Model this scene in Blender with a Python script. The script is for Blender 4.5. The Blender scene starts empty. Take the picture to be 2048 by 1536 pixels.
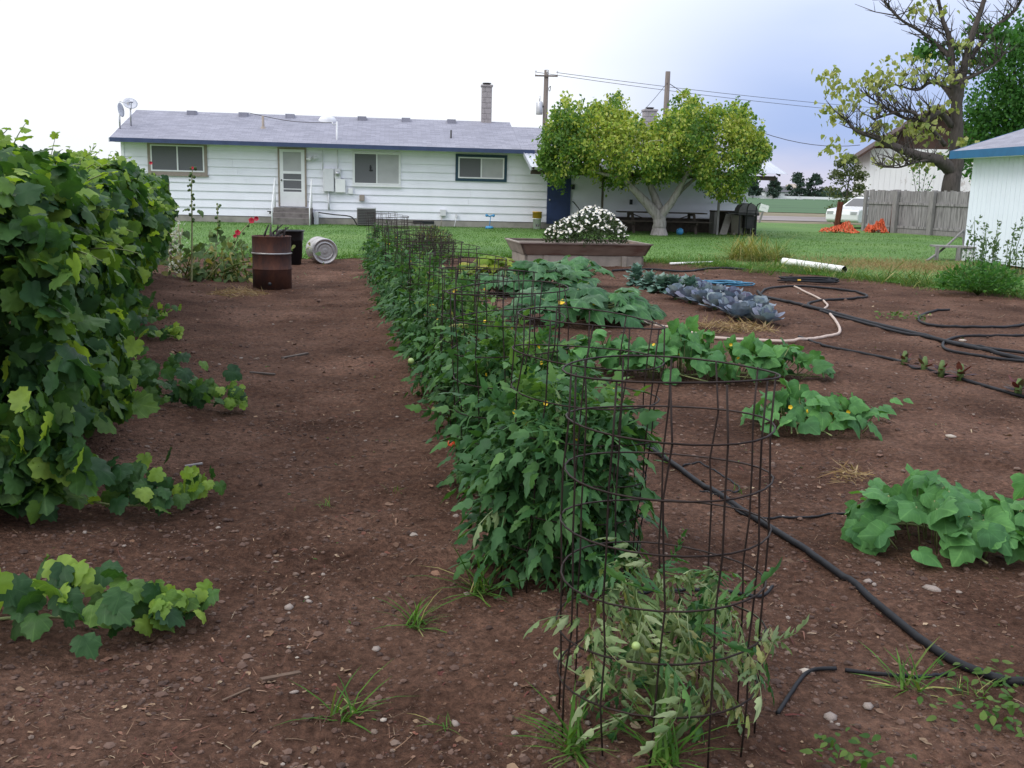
import bpy, math, random
import numpy as np
from mathutils import Vector, Matrix
sc = bpy.context.scene
random.seed(7); RNG = np.random.default_rng(7)
R = math.radians
C = sc.collection

# ------------------------------------------------------------------ camera
CAMZ, FPX, PITCH, ROLL = 1.60, 2000.0, R(11.03), R(1.45)
cam_d = bpy.data.cameras.new('camera'); cam = bpy.data.objects.new('camera', cam_d); C.objects.link(cam)
cam_d.sensor_width = 36.0; cam_d.lens = 36.0*FPX/2048.0; cam_d.clip_start = 0.05; cam_d.clip_end = 12000
CR = (Matrix.Rotation(math.pi/2-PITCH, 3, 'X') @ Matrix.Rotation(ROLL, 3, 'Z'))
cam.matrix_world = Matrix.Translation((0, 0, CAMZ)) @ CR.to_4x4()
sc.camera = cam

# ------------------------------------------------------------------ sky and sun (thin bright overcast, storm cloud to the right)
SUN_EL, SUN_AZ = R(46), R(232)          # azimuth measured from +Y towards +X
w = bpy.data.worlds.new('World'); sc.world = w; w.use_nodes = True
nt = w.node_tree; nt.nodes.clear()
def N(tree, t, **k):
    n = tree.nodes.new(t)
    for a, b in k.items(): setattr(n, a, b)
    return n
def math_node(tree, op, a, b=None, c=None, clamp=False):
    n = tree.nodes.new('ShaderNodeMath'); n.operation = op; n.use_clamp = clamp
    for i, v in enumerate((a, b, c)):
        if v is None: continue
        if isinstance(v, (int, float)): n.inputs[i].default_value = v
        else: tree.links.new(v, n.inputs[i])
    return n.outputs[0]
def mix_col(tree, fac, a, b, mode='MIX'):
    n = tree.nodes.new('ShaderNodeMix'); n.data_type = 'RGBA'; n.blend_type = mode
    for sock, v in ((n.inputs[0], fac), (n.inputs[6], a), (n.inputs[7], b)):
        if isinstance(v, (int, float)): sock.default_value = v
        elif isinstance(v, tuple): sock.default_value = v if len(v) == 4 else (*v, 1)
        else: tree.links.new(v, sock)
    return n.outputs[2]
def smooth(tree, v, lo, hi):
    n = tree.nodes.new('ShaderNodeMapRange'); n.interpolation_type = 'SMOOTHSTEP'
    tree.links.new(v, n.inputs[0]); n.inputs[1].default_value = lo; n.inputs[2].default_value = hi
    return n.outputs[0]
tc = N(nt, 'ShaderNodeTexCoord'); sep = N(nt, 'ShaderNodeSeparateXYZ'); nt.links.new(tc.outputs['Generated'], sep.inputs[0])
dx, dz = sep.outputs[0], sep.outputs[2]
cn = N(nt, 'ShaderNodeTexNoise'); cn.inputs['Scale'].default_value = 2.6; cn.inputs['Detail'].default_value = 5
mp = N(nt, 'ShaderNodeMapping'); mp.inputs['Scale'].default_value = (1, 1, 3.2); nt.links.new(tc.outputs['Generated'], mp.inputs[0]); nt.links.new(mp.outputs[0], cn.inputs[0])
cj = math_node(nt, 'MULTIPLY', math_node(nt, 'SUBTRACT', cn.outputs[0], 0.5), 0.16)
storm = smooth(nt, math_node(nt, 'ADD', dx, cj), -0.02, 0.27)
lift = math_node(nt, 'SUBTRACT', 1.0, math_node(nt, 'MULTIPLY', smooth(nt, math_node(nt, 'ADD', dz, cj), 0.05, 0.24), 0.62))
storm = math_node(nt, 'MULTIPLY', storm, lift)
el = math_node(nt, 'MAXIMUM', dz, 0.0)
white = mix_col(nt, 1.0, (1.00, 1.03, 1.09), (1, 1, 1), 'MULTIPLY')
pinkz = math_node(nt, 'SUBTRACT', 1.0, smooth(nt, math_node(nt, 'ADD', dz, cj), -0.01, 0.06))
blue = mix_col(nt, pinkz, (0.395, 0.515, 0.85), (0.72, 0.71, 0.87))
cloud = mix_col(nt, storm, white, blue)
gain = math_node(nt, 'ADD', math_node(nt, 'MULTIPLY', el, 1.15), 1.0)
vm = N(nt, 'ShaderNodeVectorMath', operation='SCALE'); nt.links.new(cloud, vm.inputs[0]); nt.links.new(gain, vm.inputs['Scale'])
sky = N(nt, 'ShaderNodeTexSky', sky_type='NISHITA', sun_disc=False, sun_elevation=SUN_EL, sun_rotation=SUN_AZ)
bg1 = N(nt, 'ShaderNodeBackground'); bg1.inputs[1].default_value = 0.10; nt.links.new(sky.outputs[0], bg1.inputs[0])
bg2 = N(nt, 'ShaderNodeBackground'); bg2.inputs[1].default_value = 1.0; nt.links.new(vm.outputs[0], bg2.inputs[0])
mx = N(nt, 'ShaderNodeMixShader'); mx.inputs[0].default_value = 0.93
nt.links.new(bg1.outputs[0], mx.inputs[1]); nt.links.new(bg2.outputs[0], mx.inputs[2])
wo = N(nt, 'ShaderNodeOutputWorld'); nt.links.new(mx.outputs[0], wo.inputs[0])
sl = bpy.data.lights.new('sun', 'SUN'); sl.energy = 1.1; sl.angle = R(22); sl.color = (1.0, 0.975, 0.945)
so = bpy.data.objects.new('sun', sl); C.objects.link(so)
sdir = Vector((math.sin(SUN_AZ)*math.cos(SUN_EL), math.cos(SUN_AZ)*math.cos(SUN_EL), math.sin(SUN_EL)))
so.rotation_euler = sdir.to_track_quat('Z', 'Y').to_euler(); so.location = sdir*50
vs = sc.view_settings; vs.view_transform = 'Standard'; vs.look = 'None'; vs.exposure = 0.0; vs.gamma = 1.0; vs.use_curve_mapping = False
sc.render.engine = 'CYCLES'; sc.cycles.use_denoising = True
sc.cycles.max_bounces = 6; sc.cycles.transparent_max_bounces = 6; sc.cycles.diffuse_bounces = 3

# ------------------------------------------------------------------ noise, terrain height, pixel helpers
_perm = np.random.default_rng(3).permutation(256); _perm = np.concatenate([_perm, _perm])
_gr = np.random.default_rng(4).uniform(0, 2*math.pi, 256); _gx, _gy = np.cos(_gr), np.sin(_gr)
def perlin(x, y):
    x = np.asarray(x, float); y = np.asarray(y, float)
    xi = np.floor(x).astype(int); yi = np.floor(y).astype(int); xf = x-xi; yf = y-yi
    u = xf*xf*xf*(xf*(xf*6-15)+10); v = yf*yf*yf*(yf*(yf*6-15)+10)
    def g(ix, iy, fx, fy):
        h = _perm[(_perm[ix & 255]+iy) & 255]; return _gx[h]*fx+_gy[h]*fy
    a = g(xi, yi, xf, yf); b = g(xi+1, yi, xf-1, yf); c = g(xi, yi+1, xf, yf-1); d = g(xi+1, yi+1, xf-1, yf-1)
    return (a+(b-a)*u)*(1-v)+(c+(d-c)*u)*v
def fbm(x, y, o=4):
    s = 0; a = 1.0
    for i in range(o):
        s = s+a*perlin(x*2**i+17.3*i, y*2**i-9.1*i); a *= .5
    return s
def sst(v, a, b):
    t = np.clip((np.asarray(v, float)-a)/(b-a), 0, 1); return t*t*(3-2*t)
def row_x(D): return 0.95-0.18*D                       # centre line of the tomato row
def hedge_x(D): return -1.52-0.297*D                    # centre line of the grapevines
EDGE_X = [-60, -14, -9, -4, 0, 3, 5.0, 6.8, 8.6, 10.5, 13, 60]
EDGE_Y = [21, 21.0, 21.0, 21.6, 23.0, 22.8, 21.6, 20.0, 17.4, 15.0, 13.5, 11]
def edge_y(x): return np.interp(x, EDGE_X, EDGE_Y)     # where the garden soil meets the lawn
def gz(x, y):
    x = np.asarray(x, float); y = np.asarray(y, float)
    z = 0.2*sst(y, 18, 32)
    z = z+0.13*np.exp(-((x-hedge_x(y))/0.95)**2)*sst(y, 1, 2.5)*(1-sst(y, 16, 18))
    z = z+0.05*np.exp(-((x-row_x(y))/0.40)**2)*sst(y, 1, 2.5)*(1-sst(y, 20, 21.5))
    z = z+0.03*perlin(x*.55+3, y*.55)*(1-sst(y, 26, 34))
    return z
def G0(x, y): return float(gz(x, y))
def ray(px, py):
    return CR @ Vector(((px-1024)/FPX, -(py-768)/FPX, -1.0))
def at(px, py, D):
    d = ray(px, py); t = D/d.y; return Vector((d.x*t, D, CAMZ+d.z*t))
def gnd(px, py):
    d = ray(px, py); z = 0.0
    for i in range(25):
        t = (z-CAMZ)/d.z; z = 0.5*z+0.5*G0(d.x*t, d.y*t)
    return Vector((d.x*t, d.y*t, G0(d.x*t, d.y*t)))

# ------------------------------------------------------------------ object helpers
def tag(o, label=None, cat=None, group=None, kind=None):
    for k, v in (('label', label), ('category', cat), ('group', group), ('kind', kind)):
        if v: o[k] = v
    return o
def thing(name, label, cat, loc=(0, 0, 0), rz=0.0, group=None, tilt=None):
    o = bpy.data.objects.new(name, None); C.objects.link(o); o.empty_display_size = .1
    o.location = loc; o.rotation_euler = (tilt[0] if tilt else 0, tilt[1] if tilt else 0, rz)
    return tag(o, label, cat, group)
def link(name, me, parent=None, mtx=None):
    o = bpy.data.objects.new(name, me); C.objects.link(o)
    if parent: o.parent = parent
    if mtx is not None: o.matrix_local = mtx
    return o
def mesh_np(name, V, F, mats, mi=None, smooth_=True):
    """V (n,3), F (m,3) triangles"""
    V = np.ascontiguousarray(V, np.float32); F = np.ascontiguousarray(F, np.int32); m = len(F)
    me = bpy.data.meshes.new(name); me.vertices.add(len(V)); me.vertices.foreach_set('co', V.ravel())
    me.loops.add(m*3); me.polygons.add(m); me.loops.foreach_set('vertex_index', F.ravel())
    me.polygons.foreach_set('loop_start', np.arange(0, m*3, 3, dtype=np.int32))
    try: me.polygons.foreach_set('loop_total', np.full(m, 3, np.int32))
    except Exception: pass
    for x in (mats if isinstance(mats, (list, tuple)) else [mats]): me.materials.append(x)
    if mi is not None: me.polygons.foreach_set('material_index', np.ascontiguousarray(mi, np.int32))
    me.polygons.foreach_set('use_smooth', np.full(m, bool(smooth_)))
    me.update(calc_edges=True); me.validate(); return me
class MB:
    """collects shapes and links them as one mesh object"""
    def __init__(s): s.v = []; s.f = []; s.m = []; s.sm = []
    def add(s, vs_, fs, mi=0, sm=False):
        n = len(s.v); s.v.extend([tuple(p) for p in vs_]); s.f.extend([tuple(i+n for i in f) for f in fs])
        s.m.extend([mi]*len(fs)); s.sm.extend([sm]*len(fs)); return s
    def box(s, x0, x1, y0, y1, z0, z1, mi=0, mt=None):
        p = [Vector((x, y, z)) for z in (z0, z1) for y in (y0, y1) for x in (x0, x1)]
        if mt is not None: p = [mt @ q for q in p]
        return s.add(p, [(0, 2, 3, 1), (4, 5, 7, 6), (0, 1, 5, 4), (2, 6, 7, 3), (0, 4, 6, 2), (1, 3, 7, 5)], mi)
    def hexa(s, p, mi=0):      # 8 points ordered like box
        return s.add(p, [(0, 2, 3, 1), (4, 5, 7, 6), (0, 1, 5, 4), (2, 6, 7, 3), (0, 4, 6, 2), (1, 3, 7, 5)], mi)
    def bar(s, a, b, wd, th, mi=0, up=(0, 0, 1)):
        a, b = Vector(a), Vector(b); d = (b-a).normalized(); u = Vector(up)
        x = d.cross(u)
        if x.length < 1e-4: x = d.cross(Vector((1, 0, 0)))
        x.normalize(); z = x.cross(d)
        p = [q+x*(i*wd/2)+z*(k*th/2) for k in (-1, 1) for q in (a, b) for i in (-1, 1)]
        return s.hexa(p, mi)
    def tube(s, pts, rad, n=6, mi=0, cap=True, sm=True, closed=False):
        pts = [Vector(p) for p in pts]; k = len(pts)
        if isinstance(rad, (int, float)): rad = [rad]*k
        vs_ = []; prev = None
        for i, p in enumerate(pts):
            if closed: d = pts[(i+1) % k]-pts[i-1]
            else: d = pts[min(i+1, k-1)]-pts[max(i-1, 0)]
            if d.length < 1e-9: d = Vector((0, 0, 1))
            d.normalize()
            if prev is None:
                a = d.cross(Vector((0, 0, 1)))
                if a.length < 1e-3: a = d.cross(Vector((1, 0, 0)))
            else: a = prev-d*prev.dot(d)
            if a.length < 1e-6: a = d.orthogonal()
            a.normalize(); prev = a; b = d.cross(a)
            for j in range(n):
                t = 2*math.pi*j/n; vs_.append(p+(a*math.cos(t)+b*math.sin(t))*rad[i])
        fs = []
        for i in range(k if closed else k-1):
            i2 = (i+1) % k
            for j in range(n):
                j2 = (j+1) % n; fs.append((i*n+j, i*n+j2, i2*n+j2, i2*n+j))
        if cap and not closed: fs += [tuple(range(n))[::-1], tuple((k-1)*n+j for j in range(n))]
        return s.add(vs_, fs, mi, sm)
    def lathe(s, prof, n=24, mi=0, c=(0, 0, 0), ax='Z', sm=True):
        vs_ = []; k = len(prof)
        for (r, h) in prof:
            for j in range(n):
                t = 2*math.pi*j/n; q = (r*math.cos(t), r*math.sin(t), h)
                if ax == 'X': q = (q[2], q[0], q[1])
                elif ax == 'Y': q = (q[1], q[2], q[0])
                vs_.append((q[0]+c[0], q[1]+c[1], q[2]+c[2]))
        fs = [(i*n+j, i*n+(j+1) % n, (i+1)*n+(j+1) % n, (i+1)*n+j) for i in range(k-1) for j in range(n)]
        return s.add(vs_, fs, mi, sm)
    def ball(s, c, r, mi=0, n=8, sq=(1, 1, 1)):
        vs_ = []; fs = []; m = n//2
        for i in range(m+1):
            p = math.pi*i/m
            for j in range(n):
                t = 2*math.pi*j/n
                vs_.append((c[0]+r*sq[0]*math.sin(p)*math.cos(t), c[1]+r*sq[1]*math.sin(p)*math.sin(t), c[2]+r*sq[2]*math.cos(p)))
        for i in range(m):
            for j in range(n): fs.append((i*n+j, (i+1)*n+j, (i+1)*n+(j+1) % n, i*n+(j+1) % n))
        return s.add(vs_, fs, mi, True)
    def mesh(s, name, mats):
        me = bpy.data.meshes.new(name); me.from_pydata([tuple(p) for p in s.v], [], s.f)
        for x in (mats if isinstance(mats, (list, tuple)) else [mats]): me.materials.append(x)
        me.polygons.foreach_set('material_index', s.m); me.polygons.foreach_set('use_smooth', s.sm)
        me.update(); return me
    def build(s, name, mats, parent=None, bevel=0.0):
        o = link(name, s.mesh(name, mats), parent)
        if bevel:
            b = o.modifiers.new('b', 'BEVEL'); b.width = bevel; b.segments = 1; b.limit_method = 'ANGLE'
        return o
def smooth_path(pts, n=8, closed=False):
    P = [Vector(p) for p in pts]; out = []; k = len(P)
    for i in range(k if closed else k-1):
        if closed: a, b, c, d = P[i-1], P[i], P[(i+1) % k], P[(i+2) % k]
        else: a, b, c, d = P[max(i-1, 0)], P[i], P[i+1], P[min(i+2, k-1)]
        for j in range(n):
            t = j/n
            out.append(0.5*((2*b)+(c-a)*t+(2*a-5*b+4*c-d)*t*t+(3*b-a-3*c+d)*t**3))
    if not closed: out.append(P[-1])
    return out

# ------------------------------------------------------------------ materials
def new_mat(name):
    m = bpy.data.materials.new(name); m.use_nodes = True; t = m.node_tree; t.nodes.clear()
    out = N(t, 'ShaderNodeOutputMaterial'); b = N(t, 'ShaderNodeBsdfPrincipled'); t.links.new(b.outputs[0], out.inputs[0])
    return m, t, b, out
def ramp(t, fac, stops):
    r = N(t, 'ShaderNodeValToRGB'); e = r.color_ramp.elements
    while len(e) < len(stops): e.new(0.5)
    for i, (p, c) in enumerate(stops): e[i].position = p; e[i].color = (*c, 1)
    t.links.new(fac, r.inputs[0]); return r.outputs[0]
def noise(t, scale, detail=4, vec=None, rough=.55, stretch=None):
    n = N(t, 'ShaderNodeTexNoise'); n.inputs['Scale'].default_value = scale; n.inputs['Detail'].default_value = detail; n.inputs['Roughness'].default_value = rough
    if vec is None:
        c = N(t, 'ShaderNodeTexCoord'); vec = c.outputs['Object']
    if stretch:
        mp_ = N(t, 'ShaderNodeMapping'); mp_.inputs['Scale'].default_value = stretch; t.links.new(vec, mp_.inputs[0]); vec = mp_.outputs[0]
    t.links.new(vec, n.inputs['Vector']); return n.outputs[0]
def bump(t, b, h, strength=.3, dist=.01):
    n = N(t, 'ShaderNodeBump'); n.inputs['Strength'].default_value = strength; n.inputs['Distance'].default_value = dist
    t.links.new(h, n.inputs['Height']); t.links.new(n.outputs[0], b.inputs['Normal'])
def mat(name, col, rough=.6, var=.25, scale=6, metal=0.0, spec=.4, bmp=.15, bscale=40, stretch=None, dark=None, bdist=.004):
    m, t, b, o = new_mat(name)
    f = noise(t, scale, 5, stretch=stretch)
    lo = dark or tuple(c*(1-var) for c in col); hi = tuple(min(1, c*(1+var*.6)) for c in col)
    c = ramp(t, f, [(.3, lo), (.5, col), (.72, hi)])
    t.links.new(c, b.inputs['Base Color']); b.inputs['Roughness'].default_value = rough
    b.inputs['Metallic'].default_value = metal; b.inputs['Specular IOR Level'].default_value = spec
    if bmp: bump(t, b, noise(t, bscale, 3, stretch=stretch), bmp, bdist)
    return m
def leafmat(name, cols, trans=.3, rough=.5, spec=.18, tcol=None, veins=0.0):
    m, t, b, out = new_mat(name)
    g = N(t, 'ShaderNodeNewGeometry'); oi = N(t, 'ShaderNodeObjectInfo')
    f = math_node(t, 'FRACT', math_node(t, 'ADD', g.outputs['Random Per Island'], oi.outputs['Random']))
    k = len(cols); c = ramp(t, f, [((i+.5)/k, cols[i]) for i in range(k)])
    nz = noise(t, 9, 3, vec=g.outputs['Position'])
    c = mix_col(t, 1.0, c, ramp(t, nz, [(.3, (.62, .66, .66)), (.7, (1.25, 1.2, 1.12))]), 'MULTIPLY')
    if veins:
        tcv = N(t, 'ShaderNodeTexCoord'); sv = N(t, 'ShaderNodeSeparateXYZ'); t.links.new(tcv.outputs['Object'], sv.inputs[0])
        ang = math_node(t, 'ARCTAN2', sv.outputs[0], math_node(t, 'ADD', sv.outputs[1], .02))
        prim = math_node(t, 'ABSOLUTE', math_node(t, 'SINE', math_node(t, 'MULTIPLY', ang, 4.0)))
        side = math_node(t, 'ABSOLUTE', math_node(t, 'SINE', math_node(t, 'ADD', math_node(t, 'MULTIPLY', sv.outputs[1], 24.0), math_node(t, 'MULTIPLY', math_node(t, 'ABSOLUTE', sv.outputs[0]), -17.0))))
        pm = math_node(t, 'SUBTRACT', 1.0, smooth(t, prim, .03, .20)); sm2 = math_node(t, 'MULTIPLY', math_node(t, 'SUBTRACT', 1.0, smooth(t, side, .05, .30)), .45)
        vv = math_node(t, 'MULTIPLY', math_node(t, 'MAXIMUM', pm, sm2), veins)
        c = mix_col(t, vv, c, mix_col(t, 1.0, c, (1.9, 1.65, 1.7), 'MULTIPLY'))
        bump(t, b, math_node(t, 'MAXIMUM', pm, sm2), -.5, .02)
    t.links.new(c, b.inputs['Base Color']); b.inputs['Roughness'].default_value = rough; b.inputs['Specular IOR Level'].default_value = spec
    tr = N(t, 'ShaderNodeBsdfTranslucent')
    tcc = mix_col(t, 1.0, c, tcol or (1.5, 1.5, .55), 'MULTIPLY'); t.links.new(tcc, tr.inputs[0])
    ms = N(t, 'ShaderNodeMixShader'); ms.inputs[0].default_value = trans
    t.links.new(b.outputs[0], ms.inputs[1]); t.links.new(tr.outputs[0], ms.inputs[2]); t.links.new(ms.outputs[0], out.inputs[0])
    return m
M = {}
# soil: several browns in patches, crumbs, damp darker areas
m, t, b, o = new_mat('soil'); pos = N(t, 'ShaderNodeNewGeometry').outputs['Position']
c = ramp(t, noise(t, 1.1, 6, pos), [(.30, (.056, .0290, .0195)), (.5, (.100, .0545, .0375)), (.70, (.150, .0860, .0610))])
c2 = ramp(t, noise(t, 26, 6, pos, .7), [(.30, (.42, .40, .38)), (.5, (.92, .92, .92)), (.70, (1.6, 1.56, 1.5))])
c = mix_col(t, 1, c, c2, 'MULTIPLY')
c = mix_col(t, 1, c, ramp(t, noise(t, .45, 5, pos, .6), [(.36, (.84, .82, .82)), (.52, (1.08, 1.08, 1.08)), (.66, (1.25, 1.25, 1.27))]), 'MULTIPLY')
vo = N(t, 'ShaderNodeTexVoronoi'); vo.inputs['Scale'].default_value = 60; t.links.new(pos, vo.inputs['Vector'])
spk = math_node(t, 'MULTIPLY', smooth(t, noise(t, 90, 2, pos), .62, .72), smooth(t, noise(t, 5, 2, pos), .42, .62))
c = mix_col(t, math_node(t, 'MULTIPLY', spk, .55), c, (.25, .19, .15))
t.links.new(c, b.inputs['Base Color']); b.inputs['Roughness'].default_value = .85; b.inputs['Specular IOR Level'].default_value = .06
bump(t, b, math_node(t, 'ADD', noise(t, 55, 6, pos, .7), math_node(t, 'MULTIPLY', vo.outputs[0], .5)), 1.0, .022); M['soil'] = m
# lawn
m, t, b, o = new_mat('lawn'); pos = N(t, 'ShaderNodeNewGeometry').outputs['Position']
c = ramp(t, noise(t, .35, 5, pos), [(.3, (.058, .135, .022)), (.5, (.080, .175, .028)), (.7, (.110, .20, .040))])
c = mix_col(t, 1, c, ramp(t, noise(t, 9, 5, pos), [(.3, (.7, .7, .7)), (.7, (1.25, 1.2, 1.2))]), 'MULTIPLY')
t.links.new(c, b.inputs['Base Color']); b.inputs['Roughness'].default_value = .9; bump(t, b, noise(t, 30, 4, pos), .6, .03); M['lawn'] = m
M['grass'] = leafmat('grass', [(.050, .13, .018), (.075, .175, .026), (.10, .20, .036), (.065, .155, .022)], .3, .6)
M['weed'] = leafmat('weed', [(.05, .12, .02), (.08, .15, .03), (.11, .16, .04), (.04, .10, .02)], .3, .6)
M['straw'] = leafmat('straw', [(.34, .25, .13), (.26, .17, .09), (.42, .33, .19), (.20, .12, .06)], .15, .7)
M['dryweed'] = leafmat('dryweed', [(.30, .27, .10), (.22, .24, .07), (.38, .33, .15), (.14, .19, .05)], .25, .7)
M['field'] = mat('field', (.045, .105, .035), .9, .3, .05, bmp=.0)
M['road'] = mat('road', (.23, .20, .19), .85, .2, .3, bmp=.1)
M['verge'] = mat('verge', (.17, .14, .08), .9, .35, 1.2, bmp=.3, bscale=20)
M['siding'] = mat('siding', (.84, .84, .90), .45, .06, 1.5, bmp=.05, bscale=60)
M['white'] = mat('white_paint', (.78, .78, .78), .4, .06, 3, bmp=.03)
M['offwhite'] = mat('offwhite', (.66, .66, .68), .5, .1, 4, bmp=.05)
M['tan'] = mat('tan_trim', (.30, .25, .21), .6, .15, 6)
M['navy'] = mat('navy_paint', (.020, .038, .11), .4, .2, 3, bmp=.05)
M['bluefascia'] = mat('blue_fascia', (.040, .060, .13), .5, .2, 4, bmp=.05)
M['tealblue'] = mat('teal_blue_fascia', (.022, .13, .27), .5, .15, 4, bmp=.05)
M['bluetrim'] = mat('blue_window_trim', (.018, .055, .085), .5, .15, 4, bmp=.05)
M['concrete'] = mat('concrete', (.30, .28, .25), .85, .25, 3, bmp=.3, bscale=30)
M['stepcon'] = mat('old_concrete', (.17, .15, .14), .9, .35, 6, bmp=.4, bscale=25)
m, t, b, o = new_mat('shingle'); tcn = N(t, 'ShaderNodeTexCoord').outputs['Object']
br = N(t, 'ShaderNodeTexBrick'); br.inputs['Scale'].default_value = 1; br.inputs['Brick Width'].default_value = .33; br.inputs['Row Height'].default_value = .14; br.inputs['Mortar Size'].default_value = .008
br.inputs['Color1'].default_value = (.215, .215, .255, 1); br.inputs['Color2'].default_value = (.285, .285, .335, 1); br.inputs['Mortar'].default_value = (.19, .19, .22, 1)
t.links.new(tcn, br.inputs['Vector'])
c = mix_col(t, 1, br.outputs[0], ramp(t, noise(t, 1.2, 5, tcn), [(.3, (.92, .92, .93)), (.7, (1.06, 1.05, 1.05))]), 'MULTIPLY')
c = mix_col(t, 1, c, ramp(t, noise(t, 40, 2, tcn), [(.3, (.8, .8, .8)), (.7, (1.2, 1.2, 1.2))]), 'MULTIPLY')
t.links.new(c, b.inputs['Base Color']); b.inputs['Roughness'].default_value = .9; bump(t, b, br.outputs[1], -.4, .01); M['shingle'] = m
m, t, b, o = new_mat('glass'); b.inputs['Base Color'].default_value = (.03, .032, .036, 1); b.inputs['Roughness'].default_value = .08; b.inputs['Specular IOR Level'].default_value = .8; M['glass'] = m
M['screen'] = mat('window_screen', (.14, .14, .15), .75, .12, 50, bmp=.05, spec=.3)
M['blind'] = mat('pale_blind', (.40, .40, .40), .55, .12, 2, spec=.6)
M['brick'] = mat('grey_brick', (.33, .30, .30), .85, .2, 8, bmp=.3, bscale=20)
M['metal'] = mat('galvanised', (.52, .52, .54), .38, .15, 5, metal=.75, bmp=.05)
M['zinc'] = mat('zinc_tin', (.42, .40, .39), .42, .25, 7, metal=.6, bmp=.05)
M['tin'] = mat('tin_roof', (.50, .52, .57), .4, .08, 2, metal=.3, bmp=.02)
M['darkmetal'] = mat('dark_metal', (.05, .048, .048), .5, .3, 8, metal=.4)
M['black'] = mat('black_plastic', (.014, .015, .018), .38, .3, 4, bmp=.03)
M['blackhose'] = mat('black_hose', (.013, .0135, .016), .6, .4, 12, bmp=.08, dark=(.008, .008, .009), spec=.22)
M['palehose'] = mat('pale_hose', (.46, .36, .30), .6, .2, 10)
M['bluehose'] = mat('blue_hose', (.035, .16, .27), .45, .3, 8, bmp=.03)
M['pvc'] = mat('white_pvc', (.80, .79, .76), .35, .06, 3, bmp=.02)
M['wood'] = mat('grey_wood', (.24, .225, .22), .85, .35, 5, stretch=(6, 6, .6), bmp=.4, bscale=20)
M['fencewood'] = mat('weathered_fence_wood', (.25, .235, .235), .9, .6, 3, stretch=(5, 5, .5), bmp=.4, bscale=14)
M['bedwood'] = mat('planter_wood', (.155, .105, .080), .8, .5, 2.2, stretch=(1, 1, 3), bmp=.3, bscale=16, dark=(.10, .045, .032))
M['bedpale'] = mat('planter_bleached_wood', (.29, .25, .21), .8, .3, 3, bmp=.3, bscale=16)
M['bedrim'] = mat('planter_rim_wood', (.15, .11, .095), .8, .4, 4, bmp=.3)
M['darkwood'] = mat('dark_wood', (.075, .058, .048), .85, .4, 5, bmp=.3)
M['brownroof'] = mat('brown_boards', (.070, .040, .032), .85, .4, 3, bmp=.3)
m, t, b, o = new_mat('peeling_white'); tcn = N(t, 'ShaderNodeTexCoord').outputs['Object']
f = smooth(t, noise(t, 1.6, 8, tcn, .75, (1, 1, .45)), .56, .66)
c = mix_col(t, f, (.84, .84, .84), (.52, .48, .45)); t.links.new(c, b.inputs['Base Color']); b.inputs['Roughness'].default_value = .8; M['peel'] = m
# rust
m, t, b, o = new_mat('rust'); tcn = N(t, 'ShaderNodeTexCoord').outputs['Object']
c = ramp(t, noise(t, 5, 7, tcn, .65, (1, 1, .5)), [(.28, (.022, .016, .018)), (.45, (.052, .021, .016)), (.6, (.095, .034, .020)), (.80, (.15, .065, .04))])
t.links.new(c, b.inputs['Base Color']); b.inputs['Roughness'].default_value = .8; b.inputs['Metallic'].default_value = .15; bump(t, b, noise(t, 60, 4, tcn), .3, .004); M['rust'] = m
M['rustwire'] = mat('rusty_wire', (.024, .015, .012), .6, .5, 9, metal=.2, spec=.25, bmp=.2, bscale=90)
M['rustpost'] = mat('rusty_post', (.11, .035, .018), .85, .4, 8, bmp=.3)
M['orange'] = mat('orange_mesh', (.60, .105, .035), .6, .25, 7, bmp=0)
M['bark'] = mat('grey_bark', (.34, .31, .295), .9, .4, 6, stretch=(2, 2, .5), bmp=.6, bscale=14, bdist=.02)
M['darkbark'] = mat('dark_bark', (.075, .062, .056), .9, .4, 6, stretch=(2, 2, .5), bmp=.6, bscale=10, bdist=.02)
M['polewood'] = mat('pole_wood', (.17, .14, .125), .9, .3, 4, stretch=(4, 4, .4), bmp=.3)
M['carpaint'] = mat('car_paint', (.82, .82, .83), .22, .03, 1, bmp=0, spec=.6)
M['tyre'] = mat('tyre', (.02, .02, .021), .8, .3, 8)
M['redtail'] = mat('red_lens', (.35, .02, .02), .25, .1, 5, bmp=0)
M['yellow'] = mat('yellow_plastic', (.62, .36, .04), .45, .1, 5, bmp=.02)
M['skyblue'] = mat('sky_blue_plastic', (.06, .27, .52), .4, .1, 5, bmp=.02)
M['binplastic'] = mat('grey_tan_bin', (.29, .26, .235), .6, .12, 5, bmp=.05)
M['grillgrey'] = mat('grill_cover', (.13, .12, .12), .6, .3, 5)
M['plywood'] = mat('plywood', (.33, .30, .27), .8, .15, 4, stretch=(1, 1, 4))
M['stone'] = mat('stone', (.27, .22, .19), .85, .35, 12, bmp=.4, bscale=30)
M['palestone'] = mat('pale_stone', (.40, .34, .28), .8, .2, 20, bmp=.3, bscale=40)
m, t, b, o = new_mat('clod'); g = N(t, 'ShaderNodeNewGeometry')
c = ramp(t, g.outputs['Random Per Island'], [(.2, (.050, .026, .018)), (.5, (.088, .048, .033)), (.92, (.125, .074, .053)), (.98, (.15, .105, .08)), (.999, (.28, .235, .20))])
t.links.new(c, b.inputs['Base Color']); b.inputs['Roughness'].default_value = .9; bump(t, b, noise(t, 120, 3, g.outputs['Position']), .5, .004); M['clod'] = m
M['litter'] = leafmat('litter', [(.15, .085, .055), (.26, .18, .12), (.08, .04, .03), (.17, .07, .05), (.34, .26, .18), (.12, .035, .03), (.07, .04, .03)], .05, .8)
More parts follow.
